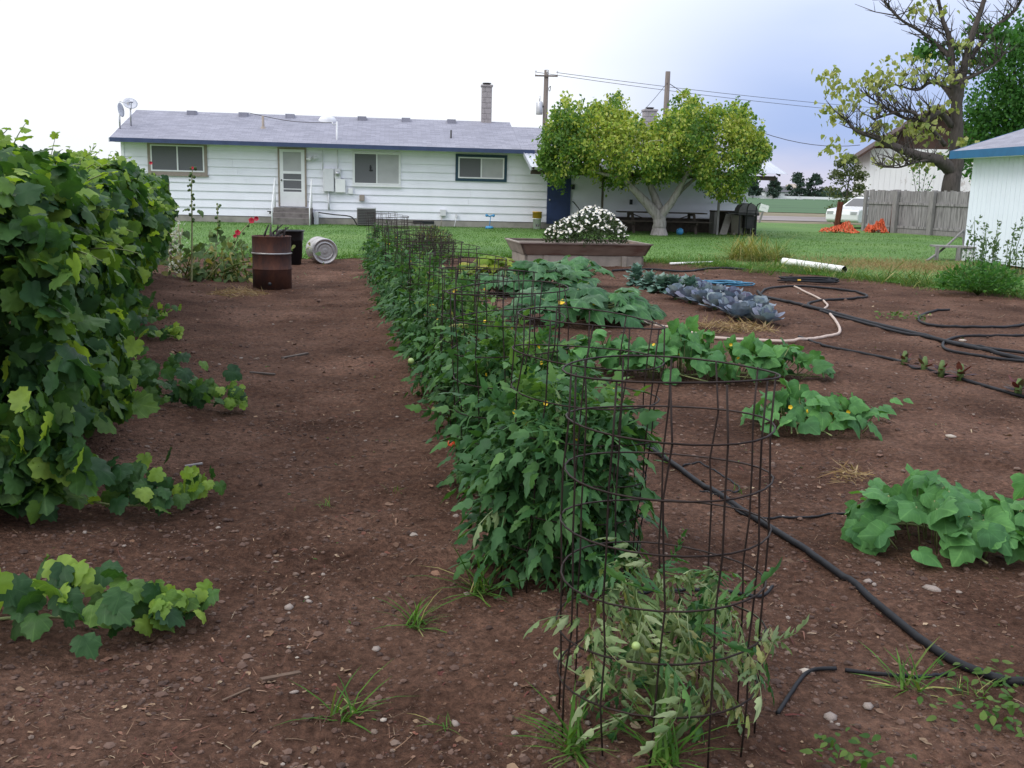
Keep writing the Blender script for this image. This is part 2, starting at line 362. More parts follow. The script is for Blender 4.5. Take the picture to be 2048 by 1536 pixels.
# foliage
GRAPE_COLS = [(.028, .078, .028), (.040, .104, .030), (.066, .142, .034), (.100, .19, .040), (.026, .074, .030), (.058, .132, .042)]
M['grape'] = leafmat('grape_leaf', GRAPE_COLS, .38, .5, .2, None, .5)
M['grapemass'] = leafmat('grape_leaf_mass', GRAPE_COLS, .38, .5, .2)
M['grapenew'] = leafmat('grape_young_leaf', [(.22, .34, .06), (.26, .38, .07), (.17, .29, .05)], .42, .5, .2)
M['vinestem'] = mat('vine_stem', (.20, .23, .09), .7, .3, 10)
M['tomato'] = leafmat('tomato_leaf', [(.028, .092, .030), (.048, .130, .038), (.085, .190, .050), (.034, .105, .036), (.060, .150, .052)], .28, .5, .22)
M['tomatopale'] = leafmat('tomato_pale_leaf', [(.17, .245, .105), (.22, .29, .145), (.11, .185, .070), (.28, .34, .19)], .25, .65, .12)
M['tomatoyel'] = leafmat('tomato_yellowing_leaf', [(.24, .27, .08), (.27, .29, .12), (.16, .22, .07), (.30, .29, .13)], .25, .6, .25)
M['tomstem'] = mat('tomato_stem', (.10, .155, .045), .7, .3, 10)
M['cucumber'] = leafmat('cucumber_leaf', [(.070, .185, .060), (.085, .22, .070), (.10, .25, .075), (.055, .155, .055)], .3, .55, .16, None, .5)
M['squash'] = leafmat('squash_leaf', [(.034, .11, .042), (.050, .150, .052), (.11, .21, .12), (.032, .095, .036), (.065, .175, .060)], .28, .5, .18, None, .95)
M['squashyel'] = leafmat('yellowing_squash_leaf', [(.16, .25, .03), (.24, .30, .03), (.09, .18, .03), (.30, .30, .05)], .32, .55)
M['cabbage'] = leafmat('red_cabbage_leaf', [(.17, .22, .30), (.14, .16, .25), (.22, .29, .34), (.15, .14, .215), (.25, .31, .33)], .10, .45, .4, (1, 1.1, 1.0))
M['broccoli'] = leafmat('blue_green_leaf', [(.115, .215, .175), (.15, .25, .21), (.085, .175, .14), (.20, .29, .25)], .15, .5, .35, (1, 1.2, .8))
M['beet'] = leafmat('beet_leaf', [(.09, .022, .030), (.12, .035, .035), (.06, .05, .03), (.05, .02, .025)], .2, .5)
M['treegreen'] = leafmat('tree_leaf_green', [(.095, .190, .048), (.13, .245, .055), (.17, .29, .065), (.075, .155, .045)], .40, .5)
M['treeyellow'] = leafmat('tree_leaf_yellow', [(.39, .45, .095), (.30, .40, .075), (.49, .50, .15), (.22, .34, .06)], .36, .5)
M['catalpa'] = leafmat('pale_tree_leaf', [(.36, .39, .15), (.29, .34, .12), (.45, .46, .22), (.20, .26, .08)], .3, .55)
M['bushgreen'] = leafmat('deep_green_leaf', [(.050, .155, .036), (.070, .195, .044), (.040, .12, .034), (.10, .23, .055)], .36, .5)
M['fartreehaze'] = leafmat('far_tree_haze_leaf', [(.040, .072, .052), (.055, .092, .066), (.030, .055, .045)], .15, .7)  # muted bluish greens: slight distance haze is put into the leaf colour
M['shrub'] = leafmat('shrub_leaf', [(.095, .125, .050), (.07, .10, .045), (.13, .155, .065)], .25, .6)
M['darkbush'] = leafmat('dark_bush_leaf', [(.050, .065, .040), (.070, .085, .045), (.040, .045, .035), (.10, .12, .06)], .2, .6)
M['daisyleaf'] = leafmat('daisy_leaf', [(.045, .075, .030), (.06, .095, .035), (.035, .055, .026)], .2, .6)
m, t, b, o = new_mat('petal_white'); b.inputs['Base Color'].default_value = (.82, .80, .74, 1); b.inputs['Roughness'].default_value = .6; M['petal'] = m
M['petalyel'] = mat('daisy_eye', (.55, .36, .04), .7, .1, 9, bmp=0)
M['petalred'] = leafmat('hollyhock_petal', [(.50, .035, .07), (.60, .07, .11), (.42, .02, .05)], .25, .5, .3, (1.4, .6, .6))
M['hollystem'] = mat('hollyhock_stem', (.27, .28, .13), .7, .25, 9)
M['hollyleaf'] = leafmat('hollyhock_leaf', [(.09, .15, .05), (.12, .18, .06), (.07, .12, .045)], .25, .6)
M['silver'] = leafmat('silver_leaf', [(.50, .52, .50), (.40, .43, .40), (.60, .61, .58)], .2, .6)
M['tomred'] = mat('ripe_tomato', (.55, .06, .015), .3, .15, 9, bmp=0, spec=.5)
M['tomgreen'] = mat('green_tomato', (.28, .38, .12), .35, .15, 9, bmp=0, spec=.5)
M['flowery'] = mat('yellow_blossom', (.65, .45, .02), .5, .1, 9, bmp=0)
M['burnt'] = mat('charred_wood', (.045, .036, .034), .85, .5, 7)
M['shedwhite'] = mat('shed_white', (.83, .885, .97), .5, .04, 2, bmp=.03)
M['stickwood'] = mat('brown_stick', (.12, .075, .05), .8, .3, 12)
M['greyroof'] = mat('far_roof', (.10, .10, .11), .8, .2, 2)
M['dishgrey'] = mat('dish_grey', (.50, .51, .55), .5, .08, 4, bmp=0)
M['shedweed'] = leafmat('shed_weed_leaf', [(.10, .165, .085), (.14, .21, .12), (.075, .13, .06)], .25, .6)
M['tomatoyoung'] = leafmat('tomato_young_leaf', [(.11, .22, .055), (.085, .19, .05), (.14, .255, .075), (.07, .16, .045)], .3, .5, .2)
# ------------------------------------------------------------------ leaf shapes
def leaf_shape(half, seed=0, cup=.25, droop=.25, ripple=.05, rings=2):
    """half outline from base (0,0) to tip, mirrored; petiole at the origin, tip towards +Y, upper side +Z"""
    r = random.Random(seed)
    h = half; out = [(x, y) for x, y in h]+[(-x, y) for x, y in h[-2:0:-1]]
    out = [(x*(1+r.uniform(-.07, .07)), y+r.uniform(-.025, .025)) for x, y in out]
    cx, cy = 0.0, .34
    V = [(cx, cy)]; n = len(out)
    fr = [1.0] if rings == 1 else [.55, 1.0]
    for f in fr: V += [(cx+(x-cx)*f, cy+(y-cy)*f) for x, y in out]
    ph = r.uniform(0, 6)
    Z = [-cup*abs(x)**1.5-droop*max(y, 0)**2+ripple*math.sin(9*x+ph)*math.cos(7*y+ph)+ripple*.8*r.uniform(-1, 1)*(1 if i > n else .3) for i, (x, y) in enumerate(V)]
    Z[0] += .015
    F = [(0, 1+i, 1+(i+1) % n) for i in range(n)]
    if rings == 2:
        for i in range(n):
            a, b_ = 1+i, 1+(i+1) % n; F += [(a, a+n, b_+n), (a, b_+n, b_)]
    V = np.array([(x, y, z) for (x, y), z in zip(V, Z)]); F = np.array(F)
    nz_ = np.cross(V[F[0][1]]-V[F[0][0]], V[F[0][2]]-V[F[0][0]])[2]
    if nz_ < 0: F = F[:, ::-1]
    return V, F
GRAPE = [(0, 0), (.12, -.13), (.34, -.16), (.49, -.02), (.46, .12), (.58, .20), (.60, .36), (.50, .42), (.50, .58), (.36, .62), (.27, .70), (.22, .86), (.10, .90), (0, 1.0)]
CUKE = [(0, 0), (.14, -.13), (.36, -.13), (.52, .04), (.60, .22), (.47, .36), (.44, .52), (.27, .62), (.16, .84), (0, 1.0)]
SQUA = [(0, 0), (.16, -.20), (.40, -.22), (.46, -.06), (.62, .06), (.48, .16), (.66, .40), (.44, .40), (.46, .66), (.24, .62), (.18, .88), (0, 1.0)]
ROUND = [(0, 0), (.16, .02), (.34, .16), (.46, .40), (.47, .62), (.36, .84), (.18, .96), (0, 1.0)]
OVATE = [(0, 0), (.22, .14), (.31, .36), (.24, .62), (.10, .86), (0, 1.0)]
HEART = [(0, 0), (.16, -.10), (.36, -.06), (.44, .14), (.38, .40), (.20, .72), (0, 1.0)]
OAKY = [(0, 0), (.30, .05), (.50, .22), (.36, .40), (.40, .62), (.20, .72), (0, 1.0)]
def quad_leaf(wd=.5):
    V = np.array([(0, 0, 0), (wd*.5, .45, -.06), (0, 1, -.12), (-wd*.5, .45, -.06), (0, .45, .03)]); F = np.array([(0, 1, 4), (1, 2, 4), (2, 3, 4), (3, 0, 4)]); return V, F
def tri_leaf(wd=.12):
    return np.array([(-wd/2, 0, 0), (wd/2, 0, 0), (0, 1, 0)]), np.array([(0, 1, 2)])
def blade(wd=.06, bend=.5):
    V = []; 
    for i, tt in enumerate((0, .35, .7)): V += [(-wd/2*(1-.5*tt), tt, -bend*tt*tt), (wd/2*(1-.5*tt), tt, -bend*tt*tt)]
    V.append((0, 1, -bend)); return np.array(V), np.array([(0, 1, 3), (0, 3, 2), (2, 3, 5), (2, 5, 4), (4, 5, 6)])
def merge(parts):
    V = []; F = []; n = 0
    for v, f in parts: V.append(v); F.append(f+n); n += len(v)
    return np.concatenate(V), np.concatenate(F)
def place(vf, p, nrm, tip, s):
    B = basis(np.array([nrm], float), np.array([tip], float))[0]; return np.asarray(p)+s*(vf[0] @ B), vf[1]
def basis(nrm, tip):
    y = tip/np.maximum(np.linalg.norm(tip, axis=1, keepdims=True), 1e-9)
    z = nrm-(nrm*y).sum(1, keepdims=True)*y
    ln = np.linalg.norm(z, axis=1, keepdims=True); bad = ln[:, 0] < 1e-4
    z[bad] = np.cross(y[bad], [1.0, .3, 0]); ln = np.linalg.norm(z, axis=1, keepdims=True)
    z = z/np.maximum(ln, 1e-9); x = np.cross(y, z)
    return np.stack([x, y, z], axis=1)           # rows are axes
def scatter(temps, pos, nrm, tip, s, pick=None, mi=None):
    """joined copies of the templates; returns V, F, material index"""
    pos = np.asarray(pos, float); n = len(pos); s = np.broadcast_to(np.asarray(s, float), (n,))
    B = basis(np.asarray(nrm, float).copy(), np.asarray(tip, float).copy())
    pick = RNG.integers(0, len(temps), n) if pick is None else pick
    mi = np.zeros(n, int) if mi is None else np.asarray(mi)
    VV = []; FF = []; MM = []; off = 0
    for k, (V, F) in enumerate(temps):
        idx = np.nonzero(pick == k)[0]
        if not len(idx): continue
        W = np.einsum('vk,nkj->nvj', V, B[idx])*s[idx][:, None, None]+pos[idx][:, None, :]
        VV.append(W.reshape(-1, 3)); FF.append((F[None]+(np.arange(len(idx))*len(V))[:, None, None]).reshape(-1, 3)+off)
        MM.append(np.repeat(mi[idx], len(F))); off += W.shape[0]*W.shape[1]
    return np.concatenate(VV), np.concatenate(FF), np.concatenate(MM)
def leaf_objects(name, meshes, parent, pos, nrm, tip, s, pick=None):
    pos = np.asarray(pos, float); n = len(pos); s = np.broadcast_to(np.asarray(s, float), (n,))
    B = basis(np.asarray(nrm, float).copy(), np.asarray(tip, float).copy()); out = []
    for i in range(n):
        k = random.randrange(len(meshes)) if pick is None else int(pick[i])
        x, y, z = B[i]*s[i]; p = pos[i]
        out.append(link(name, meshes[k], parent, Matrix(((x[0], y[0], z[0], p[0]), (x[1], y[1], z[1], p[1]), (x[2], y[2], z[2], p[2]), (0, 0, 0, 1)))))
    return out
def rdir(n): 
    v = RNG.normal(size=(n, 3)); return v/np.linalg.norm(v, axis=1, keepdims=True)
GR = [leaf_shape(GRAPE, i, .3, .3, .06) for i in range(6)]; GR1 = [leaf_shape(GRAPE, 20+i, .3, .3, .06, 1) for i in range(6)]
CU = [leaf_shape(CUKE, 40+i, .25, .25, .06) for i in range(6)]
SQ = [leaf_shape(SQUA, 60+i, .3, .35, .07) for i in range(6)]
OV = [leaf_shape(OVATE, 80+i, .3, .3, .03, 1) for i in range(3)]
HE = [leaf_shape(HEART, 90+i, .3, .35, .03, 1) for i in range(3)]
def leaf_meshes(name, temps, m): return [mesh_np(name, v, f, m) for v, f in temps]

def relief(cx_, cy_):
    """fine height of the tilled soil above the smooth terrain"""
    cx_ = np.asarray(cx_, float); cy_ = np.asarray(cy_, float)
    rough_ = .35+.65*sst(fbm(cx_*1.1, cy_*1.1+4, 2), -.3, .35)
    rel = .030*fbm(cx_*2.1, cy_*2.1, 3)+rough_*(.030*np.maximum(fbm(cx_*7, cy_*7, 3)-.02, 0)+.018*np.abs(fbm(cx_*13+5, cy_*13, 3))+.009*np.abs(perlin(cx_*31, cy_*31+2)))-.008
    path = np.exp(-((cx_-(row_x(cy_)-1.0))/.7)**2)           # hoe lines slanting across the path left of the tomatoes
    rel = rel+.012*path*np.sin((cy_*1.0-cx_*.9)*17+3*fbm(cx_*1.5, cy_*1.5, 2))*sst(perlin(cx_*.8+9, cy_*.8), -.2, .3)
    return rel*(1-sst(cy_, edge_y(cx_)-.5, edge_y(cx_)))
# ------------------------------------------------------------------ ground sheet with tilled soil relief
def lines(segs):
    out = [segs[0][0]]
    for a, b_, st in segs:
        k = max(1, int(round((b_-a)/st))); out += [a+(b_-a)*(i+1)/k for i in range(k)]
    return np.array(out)
XL = lines([(-6000, -1000, 1000), (-1000, -100, 150), (-100, -16, 12), (-16, -8, .5), (-8, -3.2, .08), (-3.2, 3.5, .019), (3.5, 10, .07), (10, 16, .5), (16, 100, 12), (100, 1000, 150), (1000, 6000, 1000)])
YL = lines([(-6000, -100, 900), (-100, -4, 12), (-4, 1.6, .3), (1.6, 1.9, .03), (1.9, 5.2, .016), (5.2, 8, .03), (8, 13, .05), (13, 24, .10), (24, 36, 1), (36, 120, 12), (120, 1000, 150), (1000, 7000, 1000)])
gx, gy = np.meshgrid(XL, YL); fx, fy = gx.ravel(), gy.ravel()
z = gz(fx, fy)
core = (np.abs(fx) < 20) & (fy > -4) & (fy < 26)
mk = np.zeros_like(z); mk[core] = 1-sst(fy[core], edge_y(fx[core])-.5, edge_y(fx[core]))
cx_, cy_ = fx[core], fy[core]
z[core] += relief(cx_, cy_)
z[~core] -= .01; 
far = fy >= 26; z[far] = gz(fx[far], fy[far])-.03
nx, ny = len(XL), len(YL); ii = (np.arange(ny-1)[:, None]*nx+np.arange(nx-1)[None]).ravel()
F = np.concatenate([np.stack([ii, ii+1, ii+nx+1], 1), np.stack([ii, ii+nx+1, ii+nx], 1)])
tag(link('ground', mesh_np('ground', np.stack([fx, fy, z], 1), F, M['soil'])), kind='structure')

def strip(name, xs, y0f, y1f, k, dz, m, zf=gz):
    V = []
    for tt in np.linspace(0, 1, k+1):
        for x in xs:
            y = y0f(x)*(1-tt)+y1f(x)*tt; V.append((x, y, float(zf(x, y))+dz))
    n = len(xs); V = np.array(V); ii = (np.arange(k)[:, None]*n+np.arange(n-1)[None]).ravel()
    F = np.concatenate([np.stack([ii, ii+1, ii+n+1], 1), np.stack([ii, ii+n+1, ii+n], 1)])
    return tag(link(name, mesh_np(name, V, F, m)), kind='structure')
xs = np.concatenate([[-120, -60], np.arange(-20, 24, .25), [40, 60, 120]])
ragged = lambda x: float(edge_y(x)+.35*fbm(x*1.7, 2.2, 3))
strip('lawn', xs, ragged, lambda x: 53.0+.6*float(fbm(x*.5, 8, 2)), 44, .012, M['lawn'])
def line_at(pa, pb):      # straight boundary through two ground points, as y(x)
    a, b_ = pa, pb; k = (b_[1]-a[1])/(b_[0]-a[0]); return lambda x: a[1]+k*(x-a[0])
xw = np.array([-400, -200, -60, -20, 0, 10, 20, 30, 60, 200, 400.])
flat = lambda x, y: .2
strip('verge', xw, lambda x: 52.6, lambda x: 58.0, 2, .002, M['verge'], flat)
strip('road', xw, lambda x: 57.5, lambda x: 70.0, 2, .030, M['road'], flat)
strip('road_shoulder', xw, lambda x: 69.6, lambda x: 86.0, 2, .012, M['verge'], flat)
strip('crop_field', np.array([-2500, -400, -60, 0, 20, 60, 150, 400, 2500.]), lambda x: 85.0, lambda x: 2500.0, 6, .05, M['field'], flat)

# ------------------------------------------------------------------ clods, pebbles, plant litter on the soil
def rock_t(seed, sub=0):
    r = random.Random(seed); p = (1+5**.5)/2
    V = np.array([(-1, p, 0), (1, p, 0), (-1, -p, 0), (1, -p, 0), (0, -1, p), (0, 1, p), (0, -1, -p), (0, 1, -p), (p, 0, -1), (p, 0, 1), (-p, 0, -1), (-p, 0, 1)], float)/1.9
    V *= np.array([r.uniform(.75, 1.2), r.uniform(.7, 1.1), r.uniform(.5, .75)]); V *= np.array([[r.uniform(.8, 1.15)] for _ in range(12)])
    F = np.array([(0, 11, 5), (0, 5, 1), (0, 1, 7), (0, 7, 10), (0, 10, 11), (1, 5, 9), (5, 11, 4), (11, 10, 2), (10, 7, 6), (7, 1, 8), (3, 9, 4), (3, 4, 2), (3, 2, 6), (3, 6, 8), (3, 8, 9), (4, 9, 5), (2, 4, 11), (6, 2, 10), (8, 6, 7), (9, 8, 1)]); return V, F
def soil_points(n, dmin=1.8, dmax=21, bias=1.0, spread=.62):
    D = dmin*(dmax/dmin)**RNG.random(n)**bias; X = (RNG.random(n)*2-1)*(spread*D+.4)
    k = D < edge_y(X)-.3; X, D = X[k], D[k]; return X, D, gz(X, D)+relief(X, D)
X, D, Z = soil_points(46000, bias=1.1)
cl = sst(fbm(X*1.3, D*1.3+4, 2), -.35, .35); k = RNG.random(len(X)) < .25+.75*cl; X, D, Z = X[k], D[k], Z[k]; n = len(X)
s = np.exp(RNG.normal(math.log(.0062), .50, n)).clip(.0025, .019)*(.75+.06*D)
V, F, mi = scatter([rock_t(i) for i in range(6)], np.stack([X, D, Z+s*.12], 1), np.tile([0, 0, 1.], (n, 1)), np.stack([np.cos(X*99), np.sin(X*99), 0*X], 1), s)
tag(link('soil_clods', mesh_np('soil_clods', V, F, M['clod'], smooth_=False)), 'crumbs of soil and small pebbles scattered over the tilled garden', kind='stuff')
X, D, Z = soil_points(34000, bias=1.0); n = len(X)
cl = fbm(X*.9+7, D*.9, 2); k = RNG.random(n) < sst(cl, -.35, .4); X, D, Z = X[k], D[k], Z[k]; n = len(X)
a = RNG.uniform(0, 6.28, n); tip = np.stack([np.cos(a), np.sin(a), RNG.uniform(-.05, .25, n)], 1)
s = np.exp(RNG.normal(math.log(.022), .55, n)).clip(.006, .085)*(.8+.05*D)
V, F, mi = scatter([blade(.10, .35), blade(.05, -.3), leaf_shape(OVATE, 5, .3, .2, .1, 1), blade(.16, .7)], np.stack([X, D, Z+.004], 1), rdir(n)*.4+[0, 0, 1], tip, s, RNG.choice(4, n, p=[.35, .4, .1, .15]))
tag(link('plant_litter', mesh_np('plant_litter', V, F, M['litter'], smooth_=False)), 'dry straw bits, roots and twigs littering the brown soil', kind='stuff')

# ------------------------------------------------------------------ lawn grass and weeds
n = 150000; X = RNG.uniform(-17, 20, n); D = edge_y(X)+(40-edge_y(X))*RNG.random(n)**1.5+.1*RNG.normal(size=n)
k = np.abs(X) < D*.62; X, D = X[k], D[k]; n = len(X)
lit = fbm(X*.8, D*.8, 3); hgt = RNG.uniform(.03, .065, n)*(1+.5*lit)*(1+.9*np.exp(-(D-edge_y(X))/.7)); a = RNG.uniform(0, 6.28, n)
dl = np.stack([np.cos(a)*.7, np.sin(a)*.7, np.ones(n)], 1)
V, F, mi = scatter([tri_leaf(.22), tri_leaf(.16)], np.stack([X, D, gz(X, D)+.008], 1), rdir(n), dl, hgt)
tag(link('lawn_grass', mesh_np('lawn_grass', V, F, M['grass'])), 'short green lawn grass in front of the house', kind='stuff')
n = 44000; X = np.concatenate([RNG.uniform(2.2, 14, 38000), RNG.uniform(-9, 2.2, 6000)]); D = edge_y(X)+RNG.normal(.35, .60, n)+.5*fbm(X*1.3, X*0, 3)
s_ = sst(fbm(X*1.1, D*1.1, 3), -.5, .4); k = RNG.random(n) < .06+.94*s_**1.6; X, D, s_ = X[k], D[k], s_[k]; n = len(X)
a = RNG.uniform(0, 6.28, n); dl = np.stack([np.cos(a), np.sin(a), RNG.uniform(.6, 2.2, n)], 1)
wide = sst(X, 3, 6)
V, F, mi = scatter([blade(.035, .4), blade(.055, .6), OV[0]], np.stack([X, D, gz(X, D)], 1), rdir(n)*.5+[0, 0, .6], dl, np.exp(RNG.normal(math.log(.10), .5, n)).clip(.03, .42)*(.45+.8*s_)*(.6+.5*wide), RNG.choice(3, n, p=[.72, .28, .0]), (RNG.random(n) < .16).astype(int))
tag(link('edge_weeds', mesh_np('edge_weeds', V, F, [M['weed'], M['dryweed']], mi)), 'rough green weeds along the edge of the garden soil', kind='stuff')
c0 = gnd(1830, 540); n = 9000
X = RNG.normal(c0.x, 1.5, n); D = RNG.normal(c0.y+.6, 1.0, n); k = (D > edge_y(X)+.1) & (X < 12.3); X, D = X[k], D[k]; n = len(X); a = RNG.uniform(0, 6.28, n)
V, F, mi = scatter([blade(.06, .4), blade(.04, .2)], np.stack([X, D, gz(X, D)+.01], 1), rdir(n), np.stack([np.cos(a), np.sin(a), RNG.uniform(.5, 1.2, n)], 1), RNG.uniform(.06, .14, n))
tag(link('dry_grass', mesh_np('dry_grass', V, F, M['straw'])), 'patch of dry straw coloured grass beside the white shed', kind='stuff')
# seedlings: thin green haze of young weeds in patches on the path
X, D, Z = soil_points(9000, bias=.9); n = len(X); pt = sst(fbm(X*1.6+2, D*1.2+8, 3), .12, .55); k = RNG.random(n) < pt*.8; X, D, Z = X[k], D[k], Z[k]; n = len(X)
V, F, mi = scatter([blade(.10, .4), quad_leaf(.45), blade(.06, .2)], np.stack([X, D, Z], 1), rdir(n)*.5+[0, 0, 1], rdir(n)*[1, 1, .2]+[0, 0, .45], RNG.uniform(.010, .030, n)*(.8+.06*D), RNG.choice(3, n, p=[.4, .35, .25]))
tag(link('seedlings', mesh_np('seedlings', V, F, M['weed'])), 'thin scatter of tiny green weed seedlings on the path', kind='stuff')
# ------------------------------------------------------------------ the house
TH = R(7.0)
O = at(250, 440, 35.0); O.z = 0.2
house = thing('ranch_house', 'long white ranch house with grey shingle roof and blue fascia', 'house', O, TH)
RI = Matrix.Rotation(-TH, 3, 'Z'); ol = RI @ (Vector((0, 0, CAMZ))-O)
def H(px, py, yl=0.0):
    d = RI @ ray(px, py); t = (yl-ol.y)/d.y; p = ol+d*t; return p.x, p.z
def HR(x0, y0, x1, y1, yl=0.0):
    xm, ym = (x0+x1)/2, (y0+y1)/2
    return H(x0, ym, yl)[0], H(x1, ym, yl)[0], H(xm, y1, yl)[1], H(xm, y0, yl)[1]     # lx0, lx1, lz0, lz1
LW = H(1492, 430)[0]; FT = .24; WT = 2.74            # wall length, foundation top, wall top
DEP = 6.4                                            # main body depth
LM = H(1019, 300)[0]+.35                             # where the tall ridge ends
Wd = 5.0                                             # depth of the lower wing
MB().box(.03, LW-.03, .10, Wd, FT, WT).box(.03, LM-.3, Wd, DEP, FT, WT).build('wall', M['siding'], house)
MB().box(0, LW, .05, DEP, -.3, FT-.02).build('foundation', M['concrete'], house)
ncr = 9; ch = (WT-FT)/ncr; rr = random.Random(2)
for i in range(ncr):
    x = 0.0; first = True
    while x < LW-.01:
        ln = min((2.0+rr.random()*2.5) if first else 4.88, LW-x); first = False
        if LW-x-ln < .4: ln = LW-x
        z0 = FT+i*ch; z1 = z0+ch+.012
        p = [(x+.002, .035, z0), (x+ln-.002, .035, z0), (x+.002, .095, z0), (x+ln-.002, .095, z0), (x+.002, .078, z1), (x+ln-.002, .078, z1), (x+.002, .097, z1), (x+ln-.002, .097, z1)]
        MB().hexa([Vector(q) for q in p]).build('siding_board', M['siding'], house); x += ln
for xa in (-.03, LW-.07): MB().box(xa, xa+.10, .02, .12, FT, WT).build('corner_trim', M['siding'], house)
# roof
ZE = WT+.03; OH = .62; PIT = (H(640, 232, DEP/2)[1]-ZE)/(DEP/2+OH)
def zr(y): return ZE+(y+OH)*PIT
YM = DEP/2; YW = Wd/2; X0 = H(219, 274, -OH)[0]
def slab(mb, x0, x1, y0, y1, za, zb, th=.10, mi=0):
    mb.hexa([Vector(q) for q in [(x0, y0, za-th), (x1, y0, za-th), (x0, y1, zb-th), (x1, y1, zb-th), (x0, y0, za), (x1, y0, za), (x0, y1, zb), (x1, y1, zb)]], mi)
mb = MB(); slab(mb, X0, LM, -OH, YM, zr(-OH), zr(YM)); slab(mb, X0, LM, YM, DEP+OH, zr(YM), zr(-OH))
slab(mb, LM+.003, LW+.5, -OH, YW, zr(-OH), zr(YW)); slab(mb, LM+.003, LW+.5, YW, Wd+OH, zr(YW), zr(-OH))
roof = mb.build('roof', M['shingle'], house)
for xa, y1 in ((.03, DEP), (LM-.36, DEP), (LW-.1, Wd)):
    ym = y1/2; mb = MB().add([(xa, .1, WT), (xa, y1, WT), (xa, ym, zr(ym)-.13), (xa+.06, .1, WT), (xa+.06, y1, WT), (xa+.06, ym, zr(ym)-.13)], [(0, 1, 2), (5, 4, 3), (0, 3, 4, 1), (1, 4, 5, 2), (2, 5, 3, 0)]); mb.build('gable_wall', M['siding'], house)
XF = H(1069, 300, -OH)[0]
MB().box(X0, XF, -OH-.03, -OH-.002, ZE-.145, ZE-.005).build('fascia', M['bluefascia'], house)
MB().box(X0+.01, XF-.02, -OH, .09, ZE-.13, ZE-.105).build('soffit', M['siding'], house)
for y0, y1 in ((-OH-.03, YM), (DEP+OH, YM)):
    a, b_ = Vector((X0-.03, y0, zr(-OH)-.01)), Vector((X0-.03, YM, zr(YM)-.01)); mb = MB(); mb.hexa([a+Vector((0, 0, -.15)), a+Vector((.028, 0, -.15)), b_+Vector((0, 0, -.15)), b_+Vector((.028, 0, -.15)), a, a+Vector((.028, 0, 0)), b_, b_+Vector((.028, 0, 0))]); mb.build('rake_board', M['offwhite'], house)
# roof fittings
for px in (384, 487, 580, 724, 812, 903):            # low ridge vents
    x, zz = H(px, 225, YM-.35); MB().box(x-.16, x+.16, YM-.5, YM-.15, zr(YM-.5)-.01, zr(YM-.3)+.10).build('roof_vent', M['shingle'], roof)
def chimney(px0, px1, ptop, pcap, yl, zb, lab):
    x0, x1, _, z1 = HR(px0, ptop, px1, ptop+60, yl); wy = x1-x0; rows = int((z1-zb)/.2)
    c = MB().box(x0+.02, x1-.02, yl+.02, yl+wy-.02, zb, z1-.01).build('chimney', M['concrete'], roof)
    for i in range(rows):
        za = z1-(i+1)*.2
        for (ax0, ax1, ay0, ay1) in ((x0, (x0+x1)/2 if i % 2 else x0+(x1-x0)*.3, yl, yl+wy), ((x0+x1)/2 if i % 2 else x0+(x1-x0)*.3, x1, yl, yl+wy)):
            MB().box(ax0+.004, ax1-.004, ay0, ay1, za+.006, za+.194).build('chimney_block', M['brick'], roof)
    zc = H((px0+px1)/2, pcap, yl)[1]
    MB().box(x0-.03, x1+.03, yl-.03, yl+wy+.03, z1, z1+.07).build('chimney_cap', M['brick'], roof)
    xm = (x0+x1)/2; MB().lathe([(.14, z1+.05), (.14, zc-.03), (.17, zc-.03), (.17, zc), (.0, zc)], 12, 0, (xm, yl+wy/2, 0)).build('flue', M['darkmetal'], roof)
chimney(964, 984, 173, 165, YM-.2, zr(YM)-.3, '')
chimney(1289, 1313, 222, 214, YW+.1, zr(YW)-.3, '')
x, zz = H(526, 240, 1.2); z0 = zr(1.2); MB().lathe([(.045, z0-.1), (.045, z0+.42), (.0, z0+.42)], 10, 0, (x, 1.2, 0)).lathe([(.15, z0-.07), (.05, z0+.06)], 10, 0, (x, 1.2, 0)).build('vent_pipe', M['tan'], roof)
x, zz = H(902, 275, .6); z0 = zr(.6); MB().lathe([(.03, z0-.1), (.03, z0+.28), (.0, z0+.28)], 10, 0, (x, .6, 0)).build('vent_pipe', M['darkmetal'], roof)
xm_, _ = H(674, 270, -.1); z0 = zr(-.1); zt = H(674, 243, -.1)[1]
MB().lathe([(.035, z0-.1), (.035, zt), (0, zt)], 8, 0, (xm_, -.1, 0)).tube([(xm_, -.1, zt-.06), (xm_-.12, -.14, zt-.12), (xm_-.17, -.12, zt-.02)], .02, 5).build('service_mast', M['offwhite'], roof)
x1_, z1_ = H(497, 229, YM-.1)
cpts = smooth_path([(x1_, YM-.1, z1_+.06), ((x1_+xm_)/2, 1.4, (z1_+zt)/2-.12), (xm_-.16, -.12, zt-.05)], 8)
MB().tube(cpts, .012, 4).build('service_cable', M['darkmetal'], roof)
x, zz = H(655, 240, 2.6); MB().lathe([(.0, zr(2.6)+.16), (.25, zr(2.6)+.12), (.34, zr(2.6)), (.34, zr(2.6)-.12)], 14, 0, (x, 2.6, 0)).build('turbine_vent', M['offwhite'], roof)
